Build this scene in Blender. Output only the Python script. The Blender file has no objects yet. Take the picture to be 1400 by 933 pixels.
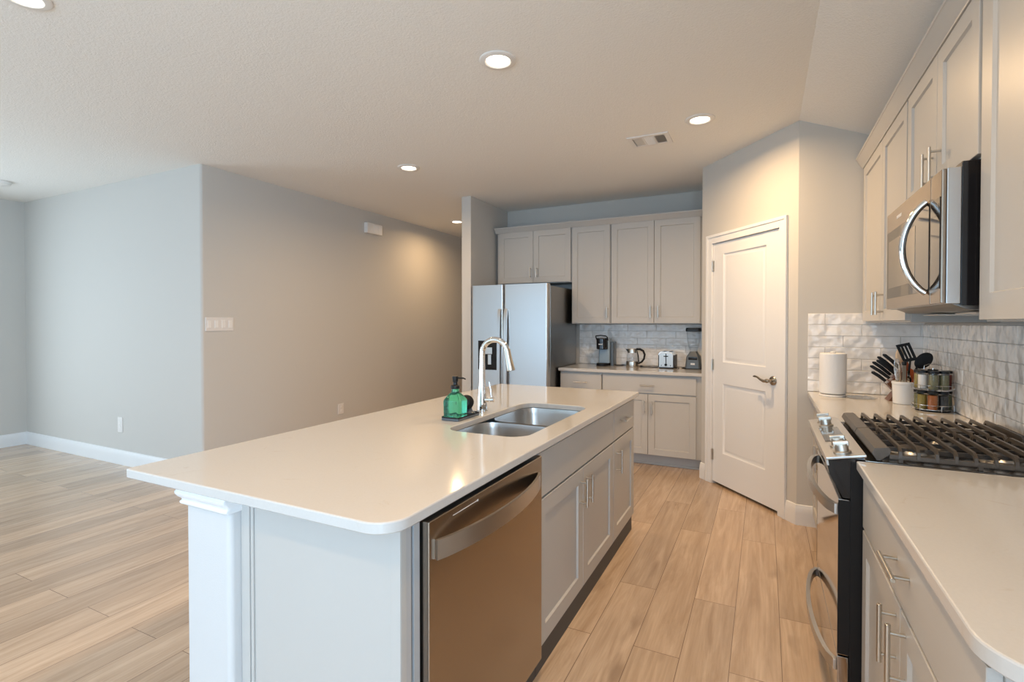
import bpy, bmesh, math, random
from mathutils import Vector, Matrix
S = bpy.context.scene
COL = S.collection
PI = math.pi
random.seed(7)

# ------------------------------------------------------------------ camera, world, exposure
cam = bpy.data.cameras.new('camera')
cam.sensor_width = 36.0
cam.lens = 698.96 * 36.0 / 1400.0
cam.shift_y = -14.2 / 1400.0
cam.clip_start = 0.05
cam_o = bpy.data.objects.new('camera', cam)
cam_o.location = (0, 0, 1.3688)
cam_o.rotation_euler = (math.radians(90 - 0.7796), 0, math.radians(26.2815))
COL.objects.link(cam_o)
S.camera = cam_o
S.view_settings.view_transform = 'Standard'
S.view_settings.look = 'None'
S.view_settings.gamma = 1.0
S.view_settings.use_curve_mapping = False
S.view_settings.exposure = 0.12
S.cycles.use_denoising = True
S.cycles.max_bounces = 10
S.cycles.diffuse_bounces = 5
S.cycles.glossy_bounces = 5
S.cycles.transmission_bounces = 8
S.cycles.transparent_max_bounces = 12
S.cycles.caustics_reflective = False
S.cycles.caustics_refractive = False
S.cycles.sample_clamp_indirect = 6.0

W = bpy.data.worlds.new('sky')
S.world = W
W.use_nodes = True
W.node_tree.nodes['Background'].inputs[0].default_value = (0.72, 0.86, 1.0, 1)
W.node_tree.nodes['Background'].inputs[1].default_value = 0.3

TILT, SPREAD = math.radians(14), math.radians(165)   # sky light falls in from above
DAY = (0.52, 0.76, 1.0)
LEFT_DAY = (0.74, 0.89, 1.0)
WARM = (1.0, 0.65, 0.33)
RIGHT_FILL_W, CAN_W = 230.0, 12.0

def area(name, loc, rot, sx, sy, watts, colour, spread=PI):
    l = bpy.data.lights.new(name, 'AREA')
    l.shape = 'RECTANGLE'; l.size = sx; l.size_y = sy
    l.energy = watts; l.color = colour; l.spread = spread
    o = bpy.data.objects.new(name, l)
    o.location = loc; o.rotation_euler = rot
    COL.objects.link(o)
    return o
# daylight through the three rear windows, an added side opening behind the viewpoint and the two windows of the far left wall
for wx, REAR_W in ((-5.6, 34.0), (-3.2, 27.0), (-0.8, 33.0)):
    area('window_and_fill_light', (wx, -4.05, 1.30), (PI/2 - (TILT if wx > -5 else 0.1), 0, 0), 2.1, 2.2, REAR_W, DAY, SPREAD if wx > -5 else PI)
area('window_and_fill_light', (1.0, -2.2, 1.30), (PI/2, 0, PI/2), 2.2, 2.0, RIGHT_FILL_W, DAY)  # unseen source, added to brighten the aisle faces of the island
area('window_and_fill_light', (-7.62, 0.55, 1.25), (PI/2, 0, -PI/2), 2.2, 2.1, 72.0, LEFT_DAY)
area('window_and_fill_light', (-7.62, -2.3, 1.25), (PI/2, 0, -PI/2), 1.8, 2.1, 14.0, LEFT_DAY)

# ------------------------------------------------------------------ materials
def new_mat(name):
    m = bpy.data.materials.new(name); m.use_nodes = True
    nt = m.node_tree
    return m, nt, nt.nodes['Principled BSDF']
def N(nt, typ, **kw):
    n = nt.nodes.new(typ)
    for k, v in kw.items():
        if hasattr(n, k): setattr(n, k, v)
        else: n.inputs[k.replace('_', ' ')].default_value = v
    return n
def simple(name, col, rough=0.5, metal=0.0, spec=0.5, coat=0.0, var=0.0, vscale=8.0):
    m, nt, b = new_mat(name)
    b.inputs['Base Color'].default_value = (*col, 1)
    b.inputs['Roughness'].default_value = rough
    b.inputs['Metallic'].default_value = metal
    b.inputs['Specular IOR Level'].default_value = spec
    b.inputs['Coat Weight'].default_value = coat
    if var:
        tc = N(nt, 'ShaderNodeTexCoord')
        no = N(nt, 'ShaderNodeTexNoise', Scale=vscale, Detail=4.0)
        nt.links.new(tc.outputs['Object'], no.inputs['Vector'])
        mx = N(nt, 'ShaderNodeMix', data_type='RGBA')
        mx.inputs[6].default_value = (*[c*(1-var) for c in col], 1)
        mx.inputs[7].default_value = (*[min(1, c*(1+var)) for c in col], 1)
        nt.links.new(no.outputs['Fac'], mx.inputs[0])
        nt.links.new(mx.outputs[2], b.inputs['Base Color'])
    return m
def textured_paint(name, col, rough, scale, strength, dist=0.004, detail=3.0):
    m, nt, b = new_mat(name)
    b.inputs['Base Color'].default_value = (*col, 1)
    b.inputs['Roughness'].default_value = rough
    tc = N(nt, 'ShaderNodeTexCoord')
    no = N(nt, 'ShaderNodeTexNoise', Scale=scale, Detail=detail, Roughness=0.6)
    bp = N(nt, 'ShaderNodeBump', Strength=strength, Distance=dist)
    nt.links.new(tc.outputs['Object'], no.inputs['Vector'])
    nt.links.new(no.outputs['Fac'], bp.inputs['Height'])
    nt.links.new(bp.outputs['Normal'], b.inputs['Normal'])
    return m
def brushed(name, col, rough, axis='Z', aniso=0.0, amp=0.06):
    m, nt, b = new_mat(name)
    b.inputs['Base Color'].default_value = (*col, 1)
    b.inputs['Metallic'].default_value = 1.0
    tc = N(nt, 'ShaderNodeTexCoord')
    mp = N(nt, 'ShaderNodeMapping')
    mp.inputs['Scale'].default_value = {'Z': (90, 90, 1.2), 'Y': (90, 1.2, 90), 'H': (1.5, 1.5, 160)}[axis]
    no = N(nt, 'ShaderNodeTexNoise', Scale=1.0, Detail=3.0)
    mr = N(nt, 'ShaderNodeMapRange')
    mr.inputs['To Min'].default_value = rough - amp
    mr.inputs['To Max'].default_value = rough + amp
    nt.links.new(tc.outputs['Object'], mp.inputs['Vector'])
    nt.links.new(mp.outputs['Vector'], no.inputs['Vector'])
    nt.links.new(no.outputs['Fac'], mr.inputs['Value'])
    nt.links.new(mr.outputs['Result'], b.inputs['Roughness'])
    return m
M = {}
M['wall'] = textured_paint('greige_wall_paint', (0.565, 0.55, 0.52), 0.75, 260, 0.12)
M['ceiling'] = textured_paint('ceiling_paint', (0.84, 0.835, 0.81), 0.85, 95, 0.55, 0.006, 4.0)
M['trim'] = simple('white_trim_paint', (0.77, 0.78, 0.79), 0.35)
M['drywall_white'] = textured_paint('white_drywall', (0.60, 0.60, 0.60), 0.6, 240, 0.15)
M['cabinet'] = simple('grey_cabinet_paint', (0.50, 0.487, 0.465), 0.38)
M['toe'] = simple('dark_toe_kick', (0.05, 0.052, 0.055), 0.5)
M['steel'] = brushed('brushed_steel', (0.56, 0.55, 0.54), 0.30, 'H', amp=0.03)
M['steel_warm'] = brushed('satin_steel', (0.40, 0.345, 0.29), 0.25, 'Y', amp=0.015)
M['steel_dark'] = brushed('dark_steel', (0.30, 0.29, 0.275), 0.32, 'H')
M['nickel'] = simple('satin_nickel', (0.62, 0.58, 0.52), 0.28, 1.0)
M['chrome'] = simple('chrome', (0.82, 0.82, 0.82), 0.05, 1.0)
M['bronze'] = simple('antique_nickel', (0.42, 0.37, 0.30), 0.24, 1.0)
M['mirror_dark'] = simple('dark_mirror_glass', (0.42, 0.39, 0.36), 0.06, 1.0)
M['mirror_warm'] = simple('tinted_oven_window', (0.27, 0.24, 0.20), 0.12, 1.0)
M['black'] = simple('black_plastic', (0.010, 0.010, 0.011), 0.4, spec=0.25)
M['black_gloss'] = simple('black_enamel', (0.012, 0.012, 0.014), 0.08)
M['iron'] = simple('cast_iron', (0.075, 0.064, 0.054), 0.36, 0.0, var=0.3, vscale=60)
M['cooktop'] = simple('dark_glossy_cooktop', (0.13, 0.115, 0.10), 0.12, 1.0)
M['micro_glass'] = simple('microwave_door_glass', (0.025, 0.022, 0.02), 0.04)
M['steel_micro'] = brushed('microwave_steel', (0.36, 0.30, 0.245), 0.24, 'Y', amp=0.015)
M['alu'] = simple('burner_aluminium', (0.62, 0.60, 0.57), 0.35, 1.0)
M['white_plastic'] = simple('white_plastic', (0.78, 0.77, 0.75), 0.35)
M['outlet_white'] = simple('outlet_white', (0.72, 0.70, 0.68), 0.4)
M['paper'] = textured_paint('paper_towel', (0.82, 0.825, 0.83), 0.9, 140, 0.35, 0.003)
M['ceramic'] = simple('white_ceramic', (0.75, 0.765, 0.78), 0.25)
M['wood'] = simple('acacia_wood', (0.13, 0.042, 0.010), 0.4, var=0.45, vscale=22)
M['orange_wood'] = simple('orange_wood', (0.40, 0.075, 0.012), 0.4, var=0.35, vscale=26)
M['pale_wood'] = simple('pale_beech', (0.66, 0.50, 0.34), 0.55, var=0.15, vscale=30)
M['nylon'] = simple('black_nylon', (0.010, 0.010, 0.011), 0.4, spec=0.25)
M['grey_shell'] = simple('slate_shell', (0.09, 0.11, 0.13), 0.3)
M['bluegrey'] = simple('blue_grey_shell', (0.30, 0.39, 0.47), 0.3)
M['dark_lid'] = simple('dark_jar_lid', (0.012, 0.013, 0.014), 0.3, spec=0.3)
M['gap'] = simple('shadow_gap_black', (0.012, 0.013, 0.015), 0.7)
M['grout'] = simple('grout', (0.58, 0.56, 0.53), 0.8)
M['badge'] = simple('pale_badge', (0.75, 0.75, 0.75), 0.3)
M['cabinet_side'] = simple('grey_cabinet_side', (0.45, 0.45, 0.45), 0.4)
for nm, c in (('spice_green', (0.14, 0.15, 0.06)), ('spice_yellow', (0.30, 0.24, 0.05)), ('spice_orange', (0.40, 0.12, 0.02)), ('spice_olive', (0.22, 0.21, 0.11)), ('spice_white', (0.82, 0.81, 0.79)), ('spice_red', (0.25, 0.05, 0.02)), ('spice_black', (0.02, 0.02, 0.02))):
    M[nm] = simple(nm, c, 0.45, var=0.5 if nm != 'spice_white' else 0.05, vscale=260)

def glassy(name, tint, refl=0.12):
    m, nt, b = new_mat(name)
    nt.nodes.remove(b)
    out = nt.nodes['Material Output']
    tr = N(nt, 'ShaderNodeBsdfTransparent'); tr.inputs[0].default_value = (*tint, 1)
    gl = N(nt, 'ShaderNodeBsdfGlossy', Roughness=0.03)
    lw = N(nt, 'ShaderNodeLayerWeight', Blend=0.5)
    pw = N(nt, 'ShaderNodeMath', operation='POWER'); pw.inputs[1].default_value = 3.0
    fr = N(nt, 'ShaderNodeMapRange'); fr.inputs['To Min'].default_value = 0.05; fr.inputs['To Max'].default_value = 0.75
    nt.links.new(lw.outputs['Facing'], pw.inputs[0]); nt.links.new(pw.outputs[0], fr.inputs['Value'])
    mx = N(nt, 'ShaderNodeMixShader')
    nt.links.new(fr.outputs[0], mx.inputs[0]); nt.links.new(tr.outputs[0], mx.inputs[1]); nt.links.new(gl.outputs[0], mx.inputs[2])
    nt.links.new(mx.outputs[0], out.inputs[0])
    return m
M['glass'] = glassy('clear_glass', (0.93, 0.94, 0.95))
m, nt, b = new_mat('green_glass')
b.inputs['Base Color'].default_value = (0.14, 0.80, 0.50, 1); b.inputs['Roughness'].default_value = 0.03
b.inputs['Transmission Weight'].default_value = 0.92; b.inputs['IOR'].default_value = 1.42
M['green_glass'] = m
def emit(name, col, s):
    m, nt, b = new_mat(name)
    b.inputs['Base Color'].default_value = (0.9, 0.88, 0.84, 1)
    b.inputs['Emission Color'].default_value = (*col, 1); b.inputs['Emission Strength'].default_value = s
    return m
M['lamp'] = emit('lit_lens', (1.0, 0.86, 0.66), 9.0)
M['display'] = simple('display_glass', (0.10, 0.105, 0.11), 0.06)

# quartz: warm white with faint grey brown flecks
m, nt, b = new_mat('white_quartz')
tc = N(nt, 'ShaderNodeTexCoord')
n1 = N(nt, 'ShaderNodeTexNoise', Scale=8.0, Detail=8.0, Roughness=0.68, Distortion=1.4)
n2 = N(nt, 'ShaderNodeTexNoise', Scale=140.0, Detail=2.0)
r1 = N(nt, 'ShaderNodeValToRGB'); r1.color_ramp.elements[0].position = 0.62; r1.color_ramp.elements[1].position = 0.72
r1.color_ramp.elements[0].color = (0, 0, 0, 1); r1.color_ramp.elements[1].color = (0.6, 0.6, 0.6, 1)
r2 = N(nt, 'ShaderNodeMapRange'); r2.inputs['To Min'].default_value = 0.96; r2.inputs['To Max'].default_value = 1.03
mx = N(nt, 'ShaderNodeMix', data_type='RGBA'); mx.inputs[6].default_value = (0.57, 0.56, 0.545, 1); mx.inputs[7].default_value = (0.50, 0.45, 0.39, 1)
mm = N(nt, 'ShaderNodeVectorMath', operation='SCALE')
for n_ in (n1, n2): nt.links.new(tc.outputs['Object'], n_.inputs['Vector'])
nt.links.new(n1.outputs['Fac'], r1.inputs[0]); nt.links.new(r1.outputs[0], mx.inputs[0])
nt.links.new(n2.outputs['Fac'], r2.inputs['Value'])
nt.links.new(mx.outputs[2], mm.inputs[0]); nt.links.new(r2.outputs[0], mm.inputs['Scale'])
nt.links.new(mm.outputs[0], b.inputs['Base Color'])
b.inputs['Roughness'].default_value = 0.10
M['quartz'] = m

# wide oak planks running along +Y
m, nt, b = new_mat('oak_planks')
tc = N(nt, 'ShaderNodeTexCoord')
sp = N(nt, 'ShaderNodeSeparateXYZ'); nt.links.new(tc.outputs['Object'], sp.inputs[0])
ax = N(nt, 'ShaderNodeMath', operation='ADD'); ax.inputs[1].default_value = 20 * 0.187 - 0.07 + 0.187
ay = N(nt, 'ShaderNodeMath', operation='ADD'); ay.inputs[1].default_value = 20 * 1.38 - 2.67
nt.links.new(sp.outputs[0], ax.inputs[0]); nt.links.new(sp.outputs[1], ay.inputs[0])
cb = N(nt, 'ShaderNodeCombineXYZ'); nt.links.new(ay.outputs[0], cb.inputs[0]); nt.links.new(ax.outputs[0], cb.inputs[1])
bk = N(nt, 'ShaderNodeTexBrick', offset=0.37, offset_frequency=2, squash=1.0)
bk.inputs['Color1'].default_value = (0, 0, 0, 1); bk.inputs['Color2'].default_value = (1, 1, 1, 1); bk.inputs['Mortar'].default_value = (0.5, 0.5, 0.5, 1)
bk.inputs['Scale'].default_value = 1.0; bk.inputs['Mortar Size'].default_value = 0.0016; bk.inputs['Mortar Smooth'].default_value = 0.2
bk.inputs['Brick Width'].default_value = 1.38; bk.inputs['Row Height'].default_value = 0.187; bk.inputs['Bias'].default_value = 0.0
nt.links.new(cb.outputs[0], bk.inputs['Vector'])
sc = N(nt, 'ShaderNodeMapping'); sc.inputs['Scale'].default_value = (9.0, 0.8, 1.0); nt.links.new(tc.outputs['Object'], sc.inputs['Vector'])
w = N(nt, 'ShaderNodeMath', operation='MULTIPLY'); w.inputs[1].default_value = 37.0; nt.links.new(bk.outputs['Color'], w.inputs[0])
g1 = N(nt, 'ShaderNodeTexNoise', noise_dimensions='4D'); g1.inputs['Scale'].default_value = 1.6; g1.inputs['Detail'].default_value = 7; g1.inputs['Roughness'].default_value = 0.62; g1.inputs['Distortion'].default_value = 1.6
nt.links.new(sc.outputs[0], g1.inputs['Vector']); nt.links.new(w.outputs[0], g1.inputs['W'])
sc2 = N(nt, 'ShaderNodeMapping'); sc2.inputs['Scale'].default_value = (130.0, 3.0, 1.0); nt.links.new(tc.outputs['Object'], sc2.inputs['Vector'])
g2 = N(nt, 'ShaderNodeTexNoise', noise_dimensions='4D'); g2.inputs['Scale'].default_value = 1.0; g2.inputs['Detail'].default_value = 5
nt.links.new(sc2.outputs[0], g2.inputs['Vector']); nt.links.new(w.outputs[0], g2.inputs['W'])
sc3 = N(nt, 'ShaderNodeMapping'); sc3.inputs['Scale'].default_value = (7.0, 2.2, 1.0); nt.links.new(tc.outputs['Object'], sc3.inputs['Vector'])
kn = N(nt, 'ShaderNodeTexNoise', noise_dimensions='4D'); kn.inputs['Scale'].default_value = 1.0; kn.inputs['Detail'].default_value = 2
nt.links.new(sc3.outputs[0], kn.inputs['Vector']); nt.links.new(w.outputs[0], kn.inputs['W'])
kr = N(nt, 'ShaderNodeValToRGB'); kr.color_ramp.elements[0].position = 0.66; kr.color_ramp.elements[1].position = 0.76
nt.links.new(kn.outputs['Fac'], kr.inputs[0])
cr = N(nt, 'ShaderNodeValToRGB')
cr.color_ramp.elements[0].position = 0.30; cr.color_ramp.elements[0].color = (0.40, 0.275, 0.175, 1)
cr.color_ramp.elements[1].position = 0.66; cr.color_ramp.elements[1].color = (0.62, 0.465, 0.33, 1)
nt.links.new(g1.outputs['Fac'], cr.inputs[0])
f2 = N(nt, 'ShaderNodeMapRange'); f2.inputs['To Min'].default_value = 0.80; f2.inputs['To Max'].default_value = 1.18; nt.links.new(g2.outputs['Fac'], f2.inputs['Value'])
pv = N(nt, 'ShaderNodeMapRange'); pv.inputs['To Min'].default_value = 0.82; pv.inputs['To Max'].default_value = 1.14; nt.links.new(bk.outputs['Color'], pv.inputs['Value'])
mu = N(nt, 'ShaderNodeMath', operation='MULTIPLY'); nt.links.new(f2.outputs[0], mu.inputs[0]); nt.links.new(pv.outputs[0], mu.inputs[1])
vs = N(nt, 'ShaderNodeVectorMath', operation='SCALE'); nt.links.new(cr.outputs[0], vs.inputs[0]); nt.links.new(mu.outputs[0], vs.inputs['Scale'])
km = N(nt, 'ShaderNodeMix', data_type='RGBA'); km.inputs[7].default_value = (0.19, 0.11, 0.06, 1)
kf = N(nt, 'ShaderNodeMath', operation='MULTIPLY'); kf.inputs[1].default_value = 0.55; nt.links.new(kr.outputs[0], kf.inputs[0])
nt.links.new(kf.outputs[0], km.inputs[0]); nt.links.new(vs.outputs[0], km.inputs[6])
gm = N(nt, 'ShaderNodeMix', data_type='RGBA'); gm.inputs[7].default_value = (0.15, 0.09, 0.055, 1)
gf = N(nt, 'ShaderNodeMath', operation='MULTIPLY'); gf.inputs[1].default_value = 0.9; nt.links.new(bk.outputs['Fac'], gf.inputs[0])
nt.links.new(gf.outputs[0], gm.inputs[0]); nt.links.new(km.outputs[2], gm.inputs[6])
nt.links.new(gm.outputs[2], b.inputs['Base Color'])
b.inputs['Roughness'].default_value = 0.27; b.inputs['Coat Weight'].default_value = 0.5; b.inputs['Coat Roughness'].default_value = 0.24
bp = N(nt, 'ShaderNodeBump', Strength=0.15, Distance=0.002); nt.links.new(g2.outputs['Fac'], bp.inputs['Height']); nt.links.new(bp.outputs[0], b.inputs['Normal'])
M['oak'] = m

# hand made glossy tile
m, nt, b = new_mat('glossy_white_tile')
tc = N(nt, 'ShaderNodeTexCoord')
n1 = N(nt, 'ShaderNodeTexNoise', Scale=13.0, Detail=1.5); nt.links.new(tc.outputs['Object'], n1.inputs['Vector'])
n2 = N(nt, 'ShaderNodeTexNoise', Scale=9.0, Detail=3.0); nt.links.new(tc.outputs['Object'], n2.inputs['Vector'])
cr = N(nt, 'ShaderNodeValToRGB'); cr.color_ramp.elements[0].color = (0.80, 0.79, 0.775, 1); cr.color_ramp.elements[1].color = (0.90, 0.89, 0.875, 1)
cr.color_ramp.elements[0].position = 0.3; cr.color_ramp.elements[1].position = 0.65
nt.links.new(n2.outputs['Fac'], cr.inputs[0]); nt.links.new(cr.outputs[0], b.inputs['Base Color'])
b.inputs['Roughness'].default_value = 0.06
bp = N(nt, 'ShaderNodeBump', Strength=1.0, Distance=0.02); nt.links.new(n1.outputs['Fac'], bp.inputs['Height']); nt.links.new(bp.outputs[0], b.inputs['Normal'])
M['tile'] = m

# ------------------------------------------------------------------ mesh helpers
class Fr:
    """a local frame: a along u, b up, c out along n"""
    def __init__(s, o, u, n, v=(0, 0, 1)):
        s.o = Vector(o); s.u = Vector(u).normalized(); s.n = Vector(n).normalized(); s.v = Vector(v).normalized()
    def __call__(s, a, b, c=0.0):
        return s.o + s.u * a + s.v * b + s.n * c
WORLD = Fr((0, 0, 0), (1, 0, 0), (0, 0, 1), (0, 1, 0))   # a=x, b=y, c=z
def nb(): return bmesh.new()
def fbox(bm, F, a0, a1, b0, b1, c0, c1, bev=0.0, seg=2):
    vs = [bm.verts.new(F(a, b, c)) for c in (c0, c1) for b in (b0, b1) for a in (a0, a1)]
    fs = [bm.faces.new([vs[i] for i in q]) for q in ((0, 2, 3, 1), (4, 5, 7, 6), (0, 1, 5, 4), (2, 6, 7, 3), (0, 4, 6, 2), (1, 3, 7, 5))]
    if bev > 0:
        es = list({e for f in fs for e in f.edges})
        bmesh.ops.bevel(bm, geom=es, offset=bev, segments=seg, affect='EDGES', profile=0.5, clamp_overlap=True)
def box(bm, x0, x1, y0, y1, z0, z1, bev=0.0, seg=2):
    fbox(bm, WORLD, x0, x1, y0, y1, z0, z1, bev, seg)
def loft(bm, rings, cap0=True, cap1=True, closed=True):
    R = [[bm.verts.new(p) for p in r] for r in rings]
    n = len(R[0])
    for i in range(len(R) - 1):
        for j in range(n if closed else n - 1):
            k = (j + 1) % n
            bm.faces.new((R[i][j], R[i][k], R[i+1][k], R[i+1][j]))
    if cap0: bm.faces.new(list(reversed(R[0])))
    if cap1: bm.faces.new(R[-1])
    return R
def rect_loft(bm, F, a0, a1, b0, b1, steps, cap0=True, cap1=True):
    rings = []
    for ins, c in steps:
        rings.append([F(a0+ins, b0+ins, c), F(a1-ins, b0+ins, c), F(a1-ins, b1-ins, c), F(a0+ins, b1-ins, c)])
    loft(bm, rings, cap0, cap1)
def rrect(x0, x1, y0, y1, r, ins=0.0, n=8):
    """rounded rectangle, ccw from the x0,y0 corner; r is one radius or four"""
    if not isinstance(r, (tuple, list)): r = (r,) * 4
    out = []
    cs = ((x0, y0, 1, 1, PI), (x1, y0, -1, 1, 1.5*PI), (x1, y1, -1, -1, 0), (x0, y1, 1, -1, 0.5*PI))
    for (cx, cy, sx, sy, a0), rr in zip(cs, r):
        q = max(rr - ins, 0.0005)
        px, py = cx + sx * (ins + q), cy + sy * (ins + q)
        for i in range(n + 1):
            a = a0 + 0.5 * PI * i / n
            out.append((px + q * math.cos(a), py + q * math.sin(a)))
    return out
def slab(bm, outline, z0, z1, e=0.003, hole=None):
    """counter slab; outline(ins) returns points; hole(ins) too (ins grows the hole)"""
    prof = ((e, z0), (0, z0 + e), (0, z1 - e), (e*0.3, z1 - e*0.3), (e, z1))
    rings = [[(x, y, z) for x, y in outline(i)] for i, z in prof]
    if hole is None:
        loft(bm, rings); return
    R = loft(bm, rings, False, False)
    hr = [[(x, y, z) for x, y in hole(-i)] for i, z in prof]
    H = loft(bm, hr, False, False)
    for k in (0, -1):
        es = []
        for ring in (R[k], H[k]):
            for i in range(len(ring)):
                e_ = bm.edges.get((ring[i], ring[(i+1) % len(ring)]))
                es.append(e_)
        bmesh.ops.triangle_fill(bm, edges=es, use_beauty=True, use_dissolve=False)
def prism(bm, F, pts, c0, c1, bev=0.0, seg=2):
    A = [bm.verts.new(F(a, b, c0)) for a, b in pts]; B = [bm.verts.new(F(a, b, c1)) for a, b in pts]
    n = len(pts); fs = []
    for i in range(n):
        k = (i + 1) % n
        fs.append(bm.faces.new((A[i], A[k], B[k], B[i])))
    fs.append(bm.faces.new(list(reversed(A)))); fs.append(bm.faces.new(B))
    if bev > 0:
        es = [e for e in {e for f in fs for e in f.edges} if e.calc_face_angle(0) > 0.5]
        bmesh.ops.bevel(bm, geom=es, offset=bev, segments=seg, affect='EDGES', profile=0.5, clamp_overlap=True)
def lathe(bm, prof, c=(0, 0, 0), axis=(0, 0, 1), seg=28, cap0=True, cap1=True):
    ax = Vector(axis).normalized(); t = Vector((1, 0, 0)) if abs(ax.x) < 0.9 else Vector((0, 1, 0))
    u = ax.cross(t).normalized(); v = ax.cross(u); c = Vector(c)
    rings = [[c + ax * z + (u * math.cos(2*PI*i/seg) + v * math.sin(2*PI*i/seg)) * max(r, 1e-4) for i in range(seg)] for r, z in prof]
    loft(bm, rings, cap0, cap1)
def cyl(bm, p0, p1, r, seg=14, bev=0.0):
    p0, p1 = Vector(p0), Vector(p1); d = p1 - p0; L = d.length
    prof = [(r, 0), (r, L)] if not bev else [(r-bev, 0), (r, bev), (r, L-bev), (r-bev, L)]
    lathe(bm, prof, p0, d, seg)
def tube(bm, pts, r, seg=10, cap=True, flat=None, up=None):
    """sweep along pts; r number or list; flat=(ru, rv) elliptical/flat section with up as the ru direction"""
    P = [Vector(p) for p in pts]; n = len(P)
    rr = r if isinstance(r, (list, tuple)) else [r] * n
    T = []
    for i in range(n):
        a = P[max(i-1, 0)]; b_ = P[min(i+1, n-1)]
        T.append((b_ - a).normalized())
    nv = Vector(up) if up else (Vector((0, 0, 1)) if abs(T[0].z) < 0.9 else Vector((1, 0, 0)))
    rings = []
    for i in range(n):
        nv = (nv - T[i] * nv.dot(T[i]))
        nv.normalize(); bn = T[i].cross(nv)
        if flat is None:
            rings.append([P[i] + (nv * math.cos(2*PI*k/seg) + bn * math.sin(2*PI*k/seg)) * rr[i] for k in range(seg)])
        else:
            a, b_ = flat; s = rr[i]
            q = [(-a, -b_), (a, -b_), (a, b_), (-a, b_)]
            rings.append([P[i] + (nv * x + bn * y) * s for x, y in q])
    loft(bm, rings, cap, cap)
def arc(p0, p1, bow, n=14, power=1.0):
    """points from p0 to p1 bowing out by the vector bow in the middle (parabola)"""
    p0, p1, bow = Vector(p0), Vector(p1), Vector(bow)
    return [p0.lerp(p1, i/n) + bow * (1 - (2*i/n - 1)**2)**power for i in range(n+1)]

def root_loc(p):
    v = Vector((0, 0, 0))
    while p is not None:
        v += p.location; p = p.parent
    return v
def obj(name, bm, mat, parent=None, origin=None, angle=38, label=None, kind=None):
    bmesh.ops.recalc_face_normals(bm, faces=bm.faces)
    me = bpy.data.meshes.new(name)
    bm.to_mesh(me); bm.free()
    off = root_loc(parent) if parent is not None else Vector(origin or (0, 0, 0))
    if off.length > 0: me.transform(Matrix.Translation(-off))
    me.materials.append(M[mat] if isinstance(mat, str) else mat)
    me.polygons.foreach_set('use_smooth', [True] * len(me.polygons))
    me.set_sharp_from_angle(angle=math.radians(angle))
    o = bpy.data.objects.new(name, me)
    COL.objects.link(o)
    wn_ = o.modifiers.new('weighted_normal', 'WEIGHTED_NORMAL'); wn_.keep_sharp = True
    if parent is not None: o.parent = parent
    else: o.location = off
    if label: o['label'] = label
    if kind: o['kind'] = kind
    return o
def tag(o, label, cat, group=None):
    o['label'] = label; o['category'] = cat
    if group: o['group'] = group
    return o
def thing(name, label, cat, loc=(0, 0, 0), group=None):
    o = bpy.data.objects.new(name, None); COL.objects.link(o)
    o.empty_display_size = 0.05; o.location = loc
    return tag(o, label, cat, group)
def struct(name, bm, mat, parent=None, label=None, cat=None, angle=38):
    o = obj(name, bm, mat, parent, angle=angle)
    if parent is None:
        o['kind'] = 'structure'
        o['label'] = label or name.replace('_', ' '); o['category'] = cat or name.split('_')[0]
    return o

# ------------------------------------------------------------------ room shell
H = 2.743
XL, XR, YB, YR = -7.535, 0.89, 5.62, -4.0
PX, PY, QX, QY = 0.203, 3.972, -0.497, 4.805
bm = nb(); box(bm, -7.9, 1.2, -4.3, 8.6, -0.1, 0)
struct('floor', bm, 'oak', label='wide oak plank floor running through kitchen and living area')
SL = 0.41
bm = nb()
prism(bm, Fr((0, -4.3, 0), (1, 0, 0), (0, 1, 0)), [(-7.9, H), (PX, H), (1.25, H - SL*(1.25-PX)), (1.25, H+0.35), (-7.9, H+0.35)], 0, 12.9)
struct('ceiling', bm, 'ceiling', label='textured greige ceiling sloping down over the range wall', angle=10)

# L-shaped corner of the living room: room side and hall side with a rounded outer corner
bm = nb()
cr_ = []
for i in range(7):
    a = -0.5*PI + 0.5*PI*i/6
    cr_.append((-4.349 - 0.022 + 0.022*math.cos(a), 2.766 + 0.022 + 0.022*math.sin(a)))
prism(bm, WORLD, [(XL, 2.766)] + cr_ + [(-4.349, 8.3), (-4.5, 8.3), (-4.5, 2.92), (XL, 2.92)], 0, H)
struct('wall_left', bm, 'wall', label='greige wall block jutting out between living area and hall')
def wall_with_openings(bm, F, L, openings, t, h=H):
    """solid wall 0..L with rectangular openings (a0,a1,b0,b1) sorted along a"""
    a = 0.0
    for a0, a1, b0, b1 in openings:
        fbox(bm, F, a, a0, 0, h, -t, 0)
        if b0 > 0: fbox(bm, F, a0, a1, 0, b0, -t, 0)
        fbox(bm, F, a0, a1, b1, h, -t, 0)
        a = a1
    fbox(bm, F, a, L, 0, h, -t, 0)
FL = Fr((XL, -4.0, 0), (0, 1, 0), (1, 0, 0))
bm = nb(); wall_with_openings(bm, FL, 6.77, [(0.75, 2.65, 0.2, 2.35), (3.40, 5.72, 0.12, 2.35)], 0.16)
struct('wall_far_left', bm, 'wall', label='greige wall at the far left edge of living area')
FRW = Fr((XR, YB, 0), (0, -1, 0), (-1, 0, 0))
FRr = Fr((XR, -4.0, 0), (-1, 0, 0), (0, 1, 0))
ops_ = [(0.89+q-1.1, 0.89+q+1.1, 0.15, 2.45) for q in (0.8, 3.2, 5.6)]
bm = nb(); wall_with_openings(bm, FRr, XR - XL, ops_, 0.16)
struct('wall_rear', bm, 'wall', label='greige wall with three windows behind the viewpoint')
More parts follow.
